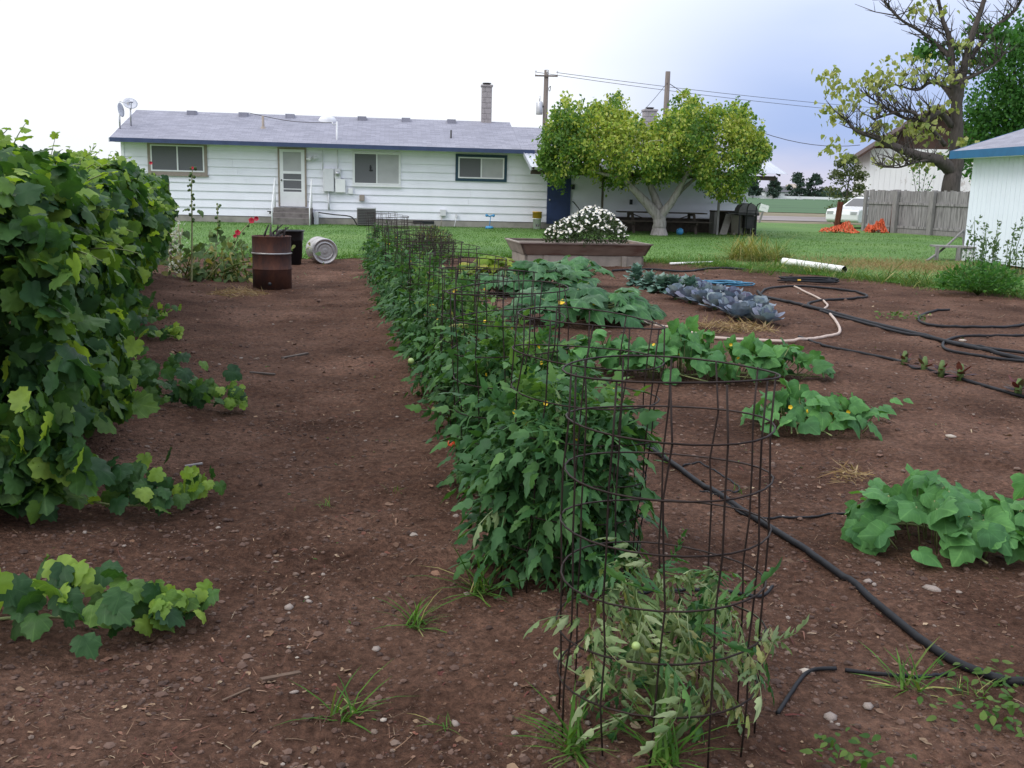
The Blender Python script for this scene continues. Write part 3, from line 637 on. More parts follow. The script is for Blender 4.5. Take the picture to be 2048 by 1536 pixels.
# windows
def window(px, trim, panes, tw=.07, sill=True):
    x0, x1, z0, z1 = HR(*px)
    wn = MB().box(x0, x1, .004, .05, z0, z0+tw).box(x0, x1, .004, .05, z1-tw, z1).box(x0, x0+tw, .004, .05, z0+tw, z1-tw).box(x1-tw, x1, .004, .05, z0+tw, z1-tw).build('window', M[trim], house)
    a0, a1, b0, b1 = x0+tw, x1-tw, z0+tw, z1-tw; f = .045; xm = (a0+a1)/2
    mb = MB().box(a0, a1, -.008, .046, b0, b0+f).box(a0, a1, -.008, .046, b1-f, b1)
    for xx in (a0, a1-f, xm-f/2): mb.box(xx, xx+f, -.008, .046, b0+f, b1-f)
    mb.build('frame', M['white'], wn)
    for (p0, p1, mm) in ((a0+f, xm-f/2, panes[0]), (xm+f/2, a1-f, panes[1])):
        MB().box(p0, p1, .018, .03, b0+f, b1-f).build('pane', M[mm], wn)
    if sill: MB().box(x0-.03, x1+.03, -.03, .05, z0-.05, z0-.002).build('sill', M[trim], wn)
window((295, 284, 414, 349), 'tan', ('screen', 'screen'), .10)
window((705, 304, 802, 371), 'white', ('screen', 'blind'), .035)
x, zz = H(741, 335); MB().ball((x, .008, zz), .06, 0, 8, (.6, .15, 1.6)).ball((x+.02, .008, zz-.10), .07, 0, 8, (1.0, .12, .5)).build('hanging_ornament', M['black'], house)
window((911, 309, 1014, 363), 'bluetrim', ('screen', 'blind'), .10, False)
# back door with storm panels
x0, x1, z0, z1 = HR(556, 295, 613, 413)
door = MB().box(x0, x0+.06, -.01, .06, z0, z1).box(x1-.06, x1, -.01, .06, z0, z1).box(x0+.06, x1-.06, -.01, .06, z1-.06, z1).build('door', M['tan'], house)
a0, a1 = x0+.062, x1-.062; zt = z1-.062; hh = zt-z0; f = .12
MB().box(a0, a1, .0, .04, z0, z0+hh*.26).box(a0, a0+f, .0, .04, z0+hh*.26, zt).box(a1-f, a1, .0, .04, z0+hh*.26, zt).box(a0+f, a1-f, 0, .04, zt-.09, zt).box(a0+f, a1-f, 0, .04, z0+hh*.575, z0+hh*.62).build('leaf', M['white'], door)
MB().box(a0+f, a1-f, .014, .03, z0+hh*.62, zt-.09).build('pane', M['blind'], door)
MB().box(a0+f, a1-f, .014, .03, z0+hh*.26, z0+hh*.575).build('pane', M['screen'], door)
MB().box(a0+f, a1-f, .006, .013, z0+hh*.46, z0+hh*.475).box(a0+f, a1-f, .006, .013, z0+hh*.30, z0+hh*.315).build('rail', M['white'], door)
MB().ball((a0+.06, -.03, z0+hh*.46), .03, 0, 8).build('handle', M['darkmetal'], door)
st = thing('door_steps', 'worn concrete steps with white handrails below the back door', 'steps', house.matrix_basis @ Vector((0, 0, 0)), TH)
xs0, xs1 = H(552, 415)[0]-.02, H(626, 420)[0]; n = 3; hs = (z0-.03+.3)/1.0
for i in range(3):
    top = z0-.03-i*.165
    MB().box(xs0, xs1, -.35-.3*i-.3, -.002-.35*(i > 0)-.3*max(i-1, 0)-.003*i, -.1, top).build('step', M['stepcon'], st, .01)
for xx in (xs0+.02, xs1-.02):
    zt2 = z0+.95
    MB().tube([(xx, -.2, z0-.05), (xx, -.2, zt2-.05), (xx, -.24, zt2), (xx, -.55, zt2-.35), (xx, -1.25, .62), (xx, -1.25, -.05)], .022, 6).tube([(xx, -.62, z0-.3), (xx, -.62, zt2-.40)], .018, 6).build('handrail', M['white'], st)
MB().box(xs1+.05, xs1+.20, -.30, .0, -.1, .45).build('side_block', M['offwhite'], st)
# wall boxes and fittings
def wallbox(name, px, m, d=.12, par=house):
    x0, x1, z0, z1 = HR(*px); return MB().box(x0, x1, -d, .03, z0, z1).build(name, M[m], par, .008)
eb = wallbox('electric_panel', (647, 337, 668, 383), 'offwhite', .14)
wallbox('breaker_box', (671, 358, 691, 385), 'white', .12)
mtr = wallbox('meter_box', (669, 337, 682, 358), 'offwhite', .10); x, zz = H(675, 347, -.1)
MB().lathe([(.0, -.20), (.07, -.19), (.085, -.16), (.085, -.10)], 14, 0, (x, 0, zz), 'Y').build('glass_dial', M['metal'], mtr)
wallbox('phone_box', (697, 376, 706, 388), 'white', .07)
wallbox('outlet_box', (719, 390, 729, 402), 'tan', .08)
wallbox('outlet_box', (880, 419, 892, 432), 'offwhite', .09)
for pa, pb, wd in (((675, 300), (676, 338), .02), ((657, 384), (658, 420), .035), ((645, 300), (646, 340), .018)):
    xa, za = H(*pa); xb, zb = H(*pb); MB().tube([(xa, -.03, za), (xb, -.03, zb)], wd, 8).build('conduit', M['offwhite'], house)
xa, za = H(884, 432); xb, zb = H(882, 452); MB().tube([(xa, -.05, za), (xb, -.06, 0)], .012, 5).build('conduit', M['tan'], house)
xa, za = H(913, 431); MB().box(xa-.03, xa+.03, -.05, .03, za-.06, za+.06).tube([(xa, -.06, za-.05), (xa-.1, -.3, 0.03)], .012, 5).build('conduit', M['offwhite'], house)
x, zz = H(628, 316)
MB().lathe([(.0, -.14), (.05, -.14), (.05, .04)], 8, 0, (x-.04, 0, zz), 'Y').lathe([(.09, -.06), (.03, .09), (0, .1)], 10, 0, (x+.06, -.14, zz), 'X').lathe([(.09, .06), (.03, -.09), (0, -.1)], 10, 0, (x-.16, -.14, zz-.04), 'X').build('flood_light', M['offwhite'], house)
x0, x1, z0, z1 = HR(826, 445, 868, 452); MB().box(x0, x1, .02, .06, .10, .20).build('crawl_vent', M['black'], house)
# blue door under the patio cover, hose bib rail
x0, x1, z0, z1 = HR(1094, 352, 1141, 448)
bd = MB().box(x0, x1, -.02, .05, max(z0, .06), z1).build('blue_door', M['navy'], house)
MB().box(x0+.12, x1-.12, -.028, -.019, .35, 1.0).box(x0+.12, x1-.12, -.028, -.019, 1.15, z1-.2).build('panel', M['navy'], bd, .01)
MB().ball((x0+.09, -.06, 1.05), .035, 0, 8).build('handle', M['metal'], bd)
MB().tube([(x1+.06, -.03, 1.0), (x1+.06, -.3, 1.0), (x1+.2, -.75, .75), (x1+.22, -.8, .0)], .02, 6).build('door_handrail', M['black'], house)
x, zz = H(1146, 372); MB().box(x-.05, x+.05, -.10, .03, zz-.12, zz+.05).build('porch_lamp', M['black'], house)
x, zz = H(1262, 404); MB().box(x-.05, x+.05, -.05, .03, zz-.09, zz+.09).build('outlet_box', M['black'], house)

# ------------------------------------------------------------------ patio cover of corrugated metal
PX0 = H(1044, 320)[0]; PF = -2.45
pc = thing('patio_cover', 'white corrugated metal patio cover on thin posts beside the fruit tree', 'patio cover', O, TH)
PX1 = H(1572, 350, PF)[0]; ZB, ZF = 2.80, 2.13
def corr(name, x0, x1, par):
    nn = int((x1-x0)/.075); V = []; F = []
    for i in range(nn+1):
        x = x0+(x1-x0)*i/nn; dz = .018 if i % 2 else 0
        V += [(x, .0, ZB+dz), (x, PF-.18, ZF+dz)]
    F = [(2*i, 2*i+1, 2*i+3, 2*i+2) for i in range(nn)]
    me = bpy.data.meshes.new(name); me.from_pydata(V, [], F); me.materials.append(M['tin']); o = link(name, me, par)
    sm = o.modifiers.new('s', 'SOLIDIFY'); sm.thickness = .004; return o
kx = 1.2; x = PX0
while x < PX1-.1:
    corr('roof_sheet', x, min(x+kx-.004, PX1), pc); x += kx
MB().box(PX0, PX1-.35, PF+.02, PF+.10, ZF-.22, ZF-.075).build('front_beam', M['darkwood'], pc)
x = PX0+.05
while x < PX1-.05:
    MB().hexa([Vector(q) for q in [(x, -.02, ZB-.11), (x+.05, -.02, ZB-.11), (x, PF-.14, ZF-.073), (x+.05, PF-.14, ZF-.073), (x, -.02, ZB-.012), (x+.05, -.02, ZB-.012), (x, PF-.14, ZF-.012), (x+.05, PF-.14, ZF-.012)]]).build('rafter', M['darkwood'], pc); x += .61
for px in (1204, 1437):
    x = H(px, 420, PF+.05)[0]; MB().box(x-.035, x+.035, PF+.025, PF+.095, -.05, ZF-.222).build('post', M['darkwood' if px == 1204 else 'wood'], pc)
a, b_ = Vector((PX0-.01, -.02, ZB-.05)), Vector((PX0-.01, PF-.18, ZF-.05))
MB().hexa([a+Vector((-.02, 0, -.06)), a+Vector((0, 0, -.06)), b_+Vector((-.02, 0, -.06)), b_+Vector((0, 0, -.06)), a+Vector((-.02, 0, .08)), a+Vector((0, 0, .08)), b_+Vector((-.02, 0, .08)), b_+Vector((0, 0, .08))]).build('end_flashing', M['tin'], pc)
def hw(px, py, yl): x, zz = H(px, py, yl); return house.matrix_basis @ Vector((x, yl, zz))

# things on and beside the house
def hthing(name, label, cat, px, yl, zl=0.0, rz=0.0, group=None):
    x, _ = H(px, 440, yl); Mh = Matrix.Translation(O) @ Matrix.Rotation(TH, 4, 'Z'); return thing(name, label, cat, Mh @ Vector((x, yl, zl)), TH+rz, group)
def dish(name, label, px, yl, arm, rz, tiltx, zl):
    t = hthing(name, label, 'satellite dish', px, yl, zl)
    MB().tube([(0, 0, -.05), (0, 0, arm)], .03, 8).build('mast', M['metal'], t)
    mt = Matrix.Translation((0, 0, arm)) @ Matrix.Rotation(rz, 4, 'Z') @ Matrix.Rotation(tiltx, 4, 'X')
    prof = [(r_*.8, z_*.8) for r_, z_ in [(0, 0), (.12, .012), (.22, .04), (.30, .075), (.305, .085), (.22, .052), (.12, .024), (0, .012)]]
    mb = MB().lathe(prof, 20); mb.v = [tuple(mt @ Vector(p)) for p in mb.v]; mb.build('reflector', M['dishgrey'], t)
    mb = MB().tube([(0, .28, .07), (0, .18, .34)], .014, 6).box(-.05, .05, .12, .22, .33, .40); mb.v = [tuple(mt @ Vector(p)) for p in mb.v]; mb.build('feed_arm', M['metal'], t)
ya = .8
dish('satellite_dish', 'white satellite dish seen edge on, left of the pair on the roof corner', 249, .5, .62, R(80), R(82), zr(.5))
dish('satellite_dish', 'round white satellite dish facing the garden, right of the roof pair', 271, .9, .72, R(200), R(-52), zr(.9))
t = hthing('air_conditioner', 'grey air conditioning unit standing against the house wall', 'air conditioner', 733, -.75, 0)
MB().box(-.32, .32, -.3, .3, .04, .60).build('cabinet', M['grillgrey'], t, .02)
MB().box(-.33, .33, -.31, .31, .60, .64).build('lid', M['metal'], t, .01)
for i in range(9): MB().box(-.29, .29, -.312, -.302, .10+i*.054, .125+i*.054).build('louvre', M['darkmetal'], t)
t = hthing('bucket', 'white plastic bucket standing on the lawn under a yellow one', 'bucket', 1074, -.35, 0)
MB().lathe([(.0, 0), (.13, 0), (.15, .36), (.162, .36), (.162, .39), (.14, .39), (.13, .05)], 18).build('pail', M['white'], t)
MB().box(-.06, -.01, -.152, -.138, .10, .18).box(.02, .07, -.150, -.136, .10, .18).build('printed_label', M['grillgrey'], t)
t = hthing('bucket', 'yellow plastic bucket stacked on the white bucket by the blue door', 'bucket', 1074, -.35, .30)
MB().lathe([(.0, .0), (.128, .0), (.142, .095), (.168, .095), (.17, .30), (.18, .30), (.18, .33), (.16, .33), (.15, .1), (.0, .1)], 18).build('pail', M['yellow'], t)
t = hthing('lawn_sprinkler', 'blue plastic lawn sprinkler toy standing near the foundation', 'sprinkler', 979, -1.0, 0)
MB().lathe([(0, .10), (.12, .10), (.16, .02), (.0, .0)], 16).build('base', M['skyblue'], t)
MB().tube([(0, 0, .08), (.04, 0, .42)], .015, 6).tube([(-.11, 0, .48), (0, 0, .44), (.13, 0, .48)], .03, 6).ball((-.1, 0, .47), .055, 0).ball((.14, 0, .47), .055, 0).build('head', M['skyblue'], t)
t = hthing('garden_hose', 'dark hose hanging along the wall beside the steps', 'hose', 640, -.15, 0)
MB().tube(smooth_path([(-.05, 0, .42), (.5, -.05, .36), (1.1, -.3, .30), (1.35, -.7, .03), (1.8, -.8, .02)], 6), .022, 6).build('tube', M['blackhose'], t)
t = hthing('faucet', 'small dark outdoor faucet on the wall left of the steps', 'faucet', 541, 0, .3)
MB().tube([(.0, .05, .1), (0, -.12, .1), (0, -.14, .04)], .022, 6).tube([(-.1, -.08, .12), (.1, -.08, .12)], .015, 5).build('pipe', M['darkmetal'], t)

# patio furniture
t = hthing('picnic_table', 'dark wooden picnic table with benches under the patio cover', 'picnic table', 1322, -1.7, 0)
for i in range(5): MB().box(-1.55, 1.55, -.36+i*.146, -.36+i*.146+.138, .70, .74).build('table_board', M['darkwood'], t)
for s_ in (-1, 1):
    for j in range(2): MB().box(-1.55, 1.55, s_*.70-.14+j*.145, s_*.70-.14+j*.145+.135, .41, .45).build('bench_board', M['darkwood'], t)
    MB().bar((s_*1.1, -.25, .70), (s_*1.1, -.62, 0), .09, .04).bar((s_*1.1, .25, .70), (s_*1.1, .62, 0), .09, .04).build('leg', M['darkwood'], t)
    MB().box(s_*1.1-.05, s_*1.1-.01, -.80, .80, .32, .41).box(s_*1.1-.05, s_*1.1-.01, -.36, .36, .62, .70).build('crossbar', M['darkwood'], t)
    MB().bar((s_*1.05, 0, .66), (s_*.25, 0, .37), .06, .03).build('brace', M['darkwood'], t)
t = hthing('storage_bench', 'low dark wooden bench box against the shaded patio wall', 'bench', 1340, -.35, 0)
MB().box(-2.2, 1.55, -.2, .25, 0, .46).build('front_board', M['darkwood'], t); MB().box(-2.25, 1.6, -.25, .3, .461, .50).build('seat', M['darkwood'], t)
t = hthing('workbench', 'old wooden counter at the right end of the patio', 'counter', 1462, -1.3, 0)
MB().box(-.72, .75, -.3, .3, .78, .83).build('top', M['darkwood'], t, .005)
for sx in (-.66, .69): MB().box(sx-.05, sx+.05, -.28, .28, 0, .78).build('side_panel', M['wood'], t)
MB().box(-.6, .63, .22, .26, .05, .77).build('back_panel', M['darkwood'], t)
t = hthing('plywood_board', 'pale plywood board leaning against the wooden counter', 'board', 1449, -1.95, 0)
MB().hexa([Vector(q) for q in [(-.16, -.02, 0), (.1, -.02, 0), (-.16, .0, 0), (.1, .0, 0), (.16, .32, .74), (.42, .32, .74), (.16, .345, .74), (.42, .345, .74)]]).build('panel', M['plywood'], t)
t = hthing('trash_bin', 'grey beige plastic bin with feet beside the barbecue grill', 'bin', 1475, -1.9, 0)
MB().lathe([(.0, .06), (.20, .06), (.245, .70), (.26, .70), (.26, .76), (.235, .76), (.2, .1)], 4).build('body', M['binplastic'], t, .02)
for xa in (-.2, .12): MB().box(xa, xa+.08, -.2, .2, 0, .07).build('foot', M['binplastic'], t)
t = hthing('barbecue_grill', 'dark barbecue grill with domed lid at the patio end', 'grill', 1492, -2.1, 0)
pr = [(-.36, .0), (-.34, .14), (-.25, .26), (-.08, .32), (.12, .31), (.26, .22), (.34, .08), (.36, 0)]
mb = MB(); nn = len(pr); mb.add([(x, -.24, .80+zz) for x, zz in pr]+[(x, .24, .80+zz) for x, zz in pr], [tuple(range(nn)), tuple(range(2*nn-1, nn-1, -1))]+[(i, i+nn, (i+1) % nn+nn, (i+1) % nn) for i in range(nn)]); mb.build('lid', M['grillgrey'], t)
MB().box(-.40, .38, -.26, .26, .70, .795).build('firebox', M['darkmetal'], t, .01)
MB().box(-.72, -.405, -.24, .24, .74, .77).build('side_shelf', M['darkmetal'], t)
for sx in (-.3, .3):
    for sy in (-.2, .2): MB().box(sx-.02, sx+.02, sy-.02, sy+.02, 0, .70).build('leg', M['darkmetal'], t)
MB().box(-.08, .28, -.15, .15, .25, .69).build('gas_bottle_panel', M['darkmetal'], t)
t = hthing('hand_truck', 'black tubular hand truck parked in front of the grill', 'hand truck', 1502, -2.6, 0)
for sx in (-.16, .16):
    MB().tube([(sx, 0, .05), (sx, 0, .95), (sx+.02, -.05, 1.08), (sx+.1, -.12, 1.14)], .018, 6).build('rail', M['black'], t)
    MB().lathe([(.0, -.03), (.12, -.03), (.12, .03), (0, .03)], 14, 0, (sx, .1, .12), 'X').build('wheel', M['tyre'], t)
for zz in (.3, .6, .85): MB().box(-.16, .16, -.012, .012, zz, zz+.03).build('crossbar', M['black'], t)
MB().box(-.2, .2, -.2, .0, .02, .04).build('toe_plate', M['black'], t)
t = hthing('ball', 'bright blue ball lying on the lawn behind the tree trunk', 'ball', 1361, -2.9, .12)
MB().ball((0, 0, 0), .125, 0, 14).build('shell', M['skyblue'], t)
# ------------------------------------------------------------------ utility poles and wires
def pole(name, label, px, ptop, D, r, extras=None):
    top = at(px, ptop, D); t = thing(name, label, 'utility pole', (top.x, D, .2)); h = top.z-.2
    MB().tube([(0, 0, -.3), (0, 0, h*.5), (0, 0, h)], [r*1.15, r, r*.85], 10).build('shaft', M['polewood'], t)
    return t, h, top
p1, h1, T1 = pole('utility_pole', 'tall utility pole with transformer rising behind the house roof', 1093, 140, 66, .17)
MB().box(-.72, .72, -.20, -.10, h1-.42, h1-.33).build('crossarm', M['polewood'], p1)
for x in (-.68, .05, .68):
    MB().tube([(x, -.15, h1-.32), (x, -.15, h1-.16)], .02, 6).lathe([(.0, .15), (.05, .13), (.06, .05), (.03, 0)], 10, 0, (x, -.15, h1-.18)).build('insulator', M['offwhite'], p1)
MB().lathe([(0, 0), (.20, 0), (.21, .05), (.21, .72), (.16, .80), (0, .82)], 16, 0, (-.38, -.1, h1-2.75)).tube([(-.38, -.1, h1-1.95), (-.36, -.1, h1-1.6)], .035, 6).build('transformer', M['metal'], p1)
MB().box(-.2, .0, -.12, -.05, h1-2.3, h1-2.2).build('bracket', M['darkmetal'], p1)
MB().tube(smooth_path([(.15, -.2, h1-1.15), (.28, -.2, h1-1.0), (.25, -.2, h1-1.3), (.15, -.2, h1-1.2)], 5), .02, 5).build('cable_loop', M['darkmetal'], p1)
p2, h2, T2 = pole('utility_pole', 'bare wooden utility pole rising behind the fruit tree', 1336, 143, 50, .14)
def wire(label, a, b_, sag, r=.012):
    a, b_ = Vector(a), Vector(b_); k = 14; pts = [a.lerp(b_, i/k)-Vector((0, 0, sag*4*(i/k)*(1-i/k))) for i in range(k+1)]
    t = thing('power_line', label, 'wire', a); MB().tube([p-a for p in pts], r, 4).build('cable', M['darkmetal'], t)
q1 = Vector((T1.x+.68, 65.85, T1.z-.16)); q0 = Vector((T1.x-.68, 65.85, T1.z-.16))
wire('upper power line running right from the transformer pole', q1, at(2200, 235, 105), .7, .016)
wire('lower power line running right from the transformer pole', q0, at(2200, 246, 104), .8, .016)
t2 = Vector((T2.x, 50, T2.z-.5))
wire('service wire sagging from the bare pole down to the left', t2, house.matrix_basis @ Vector((H(1240, 300, 2)[0], 2.2, zr(1.8)+.15)), .15, .016)
wire('service wire sagging from the bare pole down to the right', t2, at(1720, 290, 62), 1.0, .018)
wire('short wire from the transformer pole into the tree side', Vector((T1.x, 65.8, T1.z-3.2)), at(1200, 250, 44), .3, .014)

# ------------------------------------------------------------------ white shed on the right with blue fascia
sa, sb = at(1925, 516, 25.6), at(2048, 531, 22.9)
dv = (sb-sa); dv.z = 0; dv.normalize(); SA = math.atan2(dv.y, dv.x)
shed = thing('white_shed', 'white vertically grooved shed with blue fascia and grey roof', 'shed', (sa.x, sa.y, .14), SA)
SL, SH, SW = 7.0, 2.52, 4.2                   # runs along local +x towards the camera, visible wall faces local -y
MB().box(.02, SL-.02, .03, SW-.03, .0, SH).build('wall', M['shedwhite'], shed)
x = 0.0
while x < SL-.05:
    MB().box(x+.006, x+.197, .002, .029, .06, SH).build('siding_board', M['shedwhite'], shed); x += .2
y = .03
while y < SW-.05: MB().box(-.002, .019, y+.006, y+.197, .06, SH).build('siding_board', M['shedwhite'], shed); y += .2
mb = MB(); ym = SW/2; rz_ = lambda y: SH+.02+(y+.4)*.33
slab(mb, -.35, SL+.35, -.4, ym, rz_(-.4)+.13, rz_(ym)+.13, .08); slab(mb, -.35, SL+.35, ym, SW+.4, rz_(ym)+.13, rz_(-.4)+.13, .08)
shr = mb.build('roof', M['shingle'], shed)
MB().box(-.35, SL+.35, -.43, -.402, SH-.04, SH+.15).build('fascia', M['tealblue'], shed)
MB().box(-.36, SL+.36, -.40, .03, SH-.03, SH+.0).build('soffit', M['shedwhite'], shed)
mb = MB()
for ya, yb in ((-.43, ym), (SW+.43, ym)):
    za, zb = SH+.15, rz_(ym)+.13; mb.hexa([Vector(q) for q in [(-.385, ya, za-.19), (-.352, ya, za-.19), (-.385, yb, zb-.19), (-.352, yb, zb-.19), (-.385, ya, za), (-.352, ya, za), (-.385, yb, zb), (-.352, yb, zb)]])
mb.build('rake_board', M['tealblue'], shed)
for xa in (.0, SL-.03): MB().add([(xa, 0, SH), (xa, SW, SH), (xa, ym, rz_(ym)), (xa+.03, 0, SH), (xa+.03, SW, SH), (xa+.03, ym, rz_(ym))], [(0, 2, 1), (3, 4, 5), (0, 1, 4, 3), (1, 2, 5, 4), (2, 0, 3, 5)]).build('gable_wall', M['shedwhite'], shed)
# ramp landing and rail at the shed corner
lp = gnd(1925, 519)
t = thing('wooden_landing', 'weathered wooden landing with a slanting rail at the shed corner', 'landing', (lp.x-.45, lp.y-.55, lp.z), R(-8))
for i in range(3): MB().box(-.55, .75, -.3+i*.2, -.11+i*.2, .33, .37).build('plank', M['wood'], t)
for sx in (-.5, .0, .68): MB().box(sx-.04, sx+.04, -.3, -.22, -.05, .33).build('leg', M['wood'], t)
MB().box(.1, .62, -.26, .26, 0, .30).build('block', M['offwhite'], t)
a = at(1862, 524, lp.y-1.2)-t.location; b_ = at(1916, 460, lp.y+.3)-t.location
rp = smooth_path([a, a.lerp(b_, .45)+Vector((.0, 0, -.05)), b_], 8); MB().tube(rp, .028, 6).build('rail', M['wood'], t)
MB().tube([b_, b_+Vector((.10, 0, -1.0))], .025, 6).build('rail_post', M['wood'], t)

# ------------------------------------------------------------------ wooden board fence
fa, fb = at(1728, 460, 43.5), at(1930, 474, 38.6)
fd = (fb-fa); fd.z = 0; FLn = fd.length+3.5; FA = math.atan2(fd.y, fd.x)
fence = thing('board_fence', 'weathered grey board fence with posts in front of the barn', 'fence', (fa.x, fa.y, .2), FA)
rr = random.Random(5); x = .12
while x < FLn:
    wdt = .135; tp = 1.74+rr.uniform(-.03, .03)
    MB().hexa([Vector(q) for q in [(x, .0, .02), (x+wdt, .0, .02), (x, .02, .02), (x+wdt, .02, .02), (x+rr.uniform(-.01, .01), 0, tp), (x+wdt, 0, tp), (x, .02, tp), (x+wdt, .02, tp)]]).build('board', M['fencewood'], fence); x += wdt+rr.uniform(.008, .02)
for k, zz in enumerate((.22, 1.16)):
    MB().box(.1, FLn, -.045, -.003, zz, zz+.10).build('rail', M['fencewood'], fence)
MB().box(.1, FLn, -.03, -.003, -.1, .2).build('kickboard', M['wood'], fence)
for px, hgt in ((1795, 1.70), (1868, 1.72)):
    d = ray(px, 420); A2 = Vector((fa.x, fa.y)); u = Vector((math.cos(FA), math.sin(FA))); nrm = Vector((-u.y, u.x))
    tt = (A2.dot(nrm))/(d.x*nrm.x+d.y*nrm.y); pos_ = Vector((d.x*tt, d.y*tt)); xl = (pos_-A2).dot(u)
    MB().box(xl-.10, xl+.10, -.20, -.048, -.1, hgt).build('post', M['wood'], fence)
    if px == 1795: MB().tube([(xl-.22, -.1, 0), (xl-.16, -.08, 1.7)], .03, 6).build('rusty_stake', M['rustpost'], fence)
MB().box(-.08, .06, -.10, .04, -.1, 1.72).build('end_post', M['wood'], fence)

# ------------------------------------------------------------------ old white barn with brown roof
bl = at(1729, 440, 60.0); barn = thing('old_barn', 'old white barn with peeling paint and brown gabled roof', 'barn', (bl.x, bl.y, .2), R(-13))
BW, BH = 7.2, at(1729, 298, 60).z-.2; PK = at(1835, 216, 60).z-.2; xm = 3.35
x = 0.0; rr = random.Random(8)
while x < BW-.05:
    MB().box(x+.004, min(x+.296, BW), 0, .03, 0, BH+.05).build('wall_board', M['peel'], barn); x += .3
MB().box(.0, BW, .031, 9, 0, BH).build('wall', M['peel'], barn)
MB().box(BW*.62, BW*.62+.09, -.03, -.002, 0, BH).build('batten', M['peel'], barn)
MB().add([(0, .01, BH+.02), (BW, .01, BH+.02), (xm, .01, PK-.1), (0, .2, BH+.02), (BW, .2, BH+.02), (xm, .2, PK-.1)], [(0, 1, 2), (5, 4, 3), (0, 3, 4, 1), (1, 4, 5, 2), (2, 5, 3, 0)]).build('gable', M['brownroof'], barn)
mb = MB(); sl_ = (PK-BH)/xm; ov = .75
def rslab(xa, xb, za, zb): mb.hexa([Vector(q) for q in [(xa, -.7, za-.14), (xb, -.7, zb-.14), (xa, 9.5, za-.14), (xb, 9.5, zb-.14), (xa, -.7, za), (xb, -.7, zb), (xa, 9.5, za), (xb, 9.5, zb)]])
rslab(-ov, xm, BH-ov*sl_+.1, PK+.1); sr = (PK-BH)/(BW-xm); rslab(xm, BW+ov, PK+.1, BH-ov*sr+.1)
mb.build('roof', M['brownroof'], barn)

# ------------------------------------------------------------------ white car, rusty post, orange netting, sign
cp = at(1682, 449, 46.5); car = thing('parked_car', 'white sedan parked behind the end of the board fence', 'car', (cp.x, cp.y, .21), R(38))
prof = [(-.02, .38), (-.03, .62), (.05, .84), (.9, .95), (1.15, .98), (1.75, 1.36), (2.1, 1.44), (3.1, 1.44), (3.75, 1.08), (4.4, 1.02), (4.55, .85), (4.56, .4), (4.4, .26), (3.95, .26), (3.9, .50), (3.72, .64), (3.5, .66), (3.28, .6), (3.15, .45), (3.12, .25), (1.3, .25), (1.26, .45), (1.12, .62), (.9, .68), (.68, .62), (.54, .48), (.5, .27), (.1, .27)]
nn = len(prof); mb = MB(); W2 = .86
def wy(zz): return W2*(1-.22*max(0, (zz-.95)/.5)) if zz > .95 else W2*(1-.05*max(0, (.5-zz)))
mb.add([(x, -wy(zz), zz) for x, zz in prof]+[(x, wy(zz), zz) for x, zz in prof], [tuple(range(nn))[::-1], tuple(range(nn, 2*nn))]+[(i, (i+1) % nn, (i+1) % nn+nn, i+nn) for i in range(nn)])
body = mb.build('body', M['carpaint'], car, .03)
def side_pane(name, pts, m):
    for s_ in (-1, 1):
        o2 = [(x, s_*(wy(zz)+.006), zz) for x, zz in pts]; MB().add(o2, [tuple(range(len(pts)))[::s_]]).build(name, M[m], car)
side_pane('side_window', [(1.28, 1.00), (1.80, 1.33), (2.30, 1.38), (2.30, 1.00)], 'glass')
side_pane('side_window', [(2.38, 1.00), (2.38, 1.38), (3.02, 1.38), (3.5, 1.06), (3.5, 1.0)], 'glass')
MB().add([(1.16, -.70, 1.0), (1.16, .70, 1.0), (1.73, .62, 1.355), (1.73, -.62, 1.355)], [(0, 1, 2, 3)]).build('windshield', M['glass'], car)
for zx in (.9, 3.52):
    for s_ in (-1, 1):
        wh = MB().lathe([(.0, -.09), (.22, -.09), (.31, -.07), (.315, 0), (.31, .07), (.22, .09), (0, .09)], 20, 0, (zx, s_*.76, .315), 'Y').build('wheel', M['tyre'], car)
        MB().lathe([(.0, -.01), (.19, .0), (.20, .012), (0, .03)] if s_ > 0 else [(.0, .01), (.19, .0), (.20, -.012), (0, -.03)], 16, 0, (zx, s_*.86, .315), 'Y').build('rim', M['metal'], wh)
for s_ in (-1, 1): MB().box(-.04, .14, s_*.62-.16, s_*.62+.16, .62, .76).build('headlight', M['metal'], car)
MB().box(1.42, 1.58, -.98, -.86, .98, 1.08).build('mirror', M['carpaint'], car)
def G2(px, py): p = gnd(px, py); return p
g = G2(1672, 463)
t = thing('rusty_post', 'rusty brown steel post leaning beside the orange netting', 'post', g, 0, None, (0, R(4)))
MB().box(-.11, .11, -.05, .05, -.1, 1.22).box(-.025, .025, -.12, -.051, -.1, 1.22).build('shaft', M['rustpost'], t)
def netting(label, px, py, rx, ry, hz, nst, seed):
    g = gnd(px, py); t = thing('orange_netting', label, 'netting', g); r = random.Random(seed); mb = MB(); nn = 26
    hf = lambda u, v: hz*max(0, 1-u*u-v*v)*(.55+.45*math.sin(5*u+seed)*math.cos(4*v+seed)+.3*r.uniform(-1, 1))+.02
    grid = {}
    for i in range(-nn//2, nn//2+1):
        for j in range(-8, 9):
            u, v = i/(nn/2), j/8
            if u*u+v*v < 1.0+r.uniform(-.2, .1): grid[i, j] = Vector((u*rx+r.uniform(-.03, .03), v*ry+r.uniform(-.03, .03), hf(u, v)))
    for (i, j), p in grid.items():
        for q in ((i+1, j), (i, j+1)):
            if q in grid: mb.bar(p, grid[q], .035, .008)
    mb.build('mesh', M['orange'], t)
netting('orange plastic netting heaped round the rusty post', 1680, 466, .85, .6, .42, 0, 3)
netting('smaller heap of orange plastic netting at the fence foot', 1752, 466, .5, .45, .60, 0, 9)
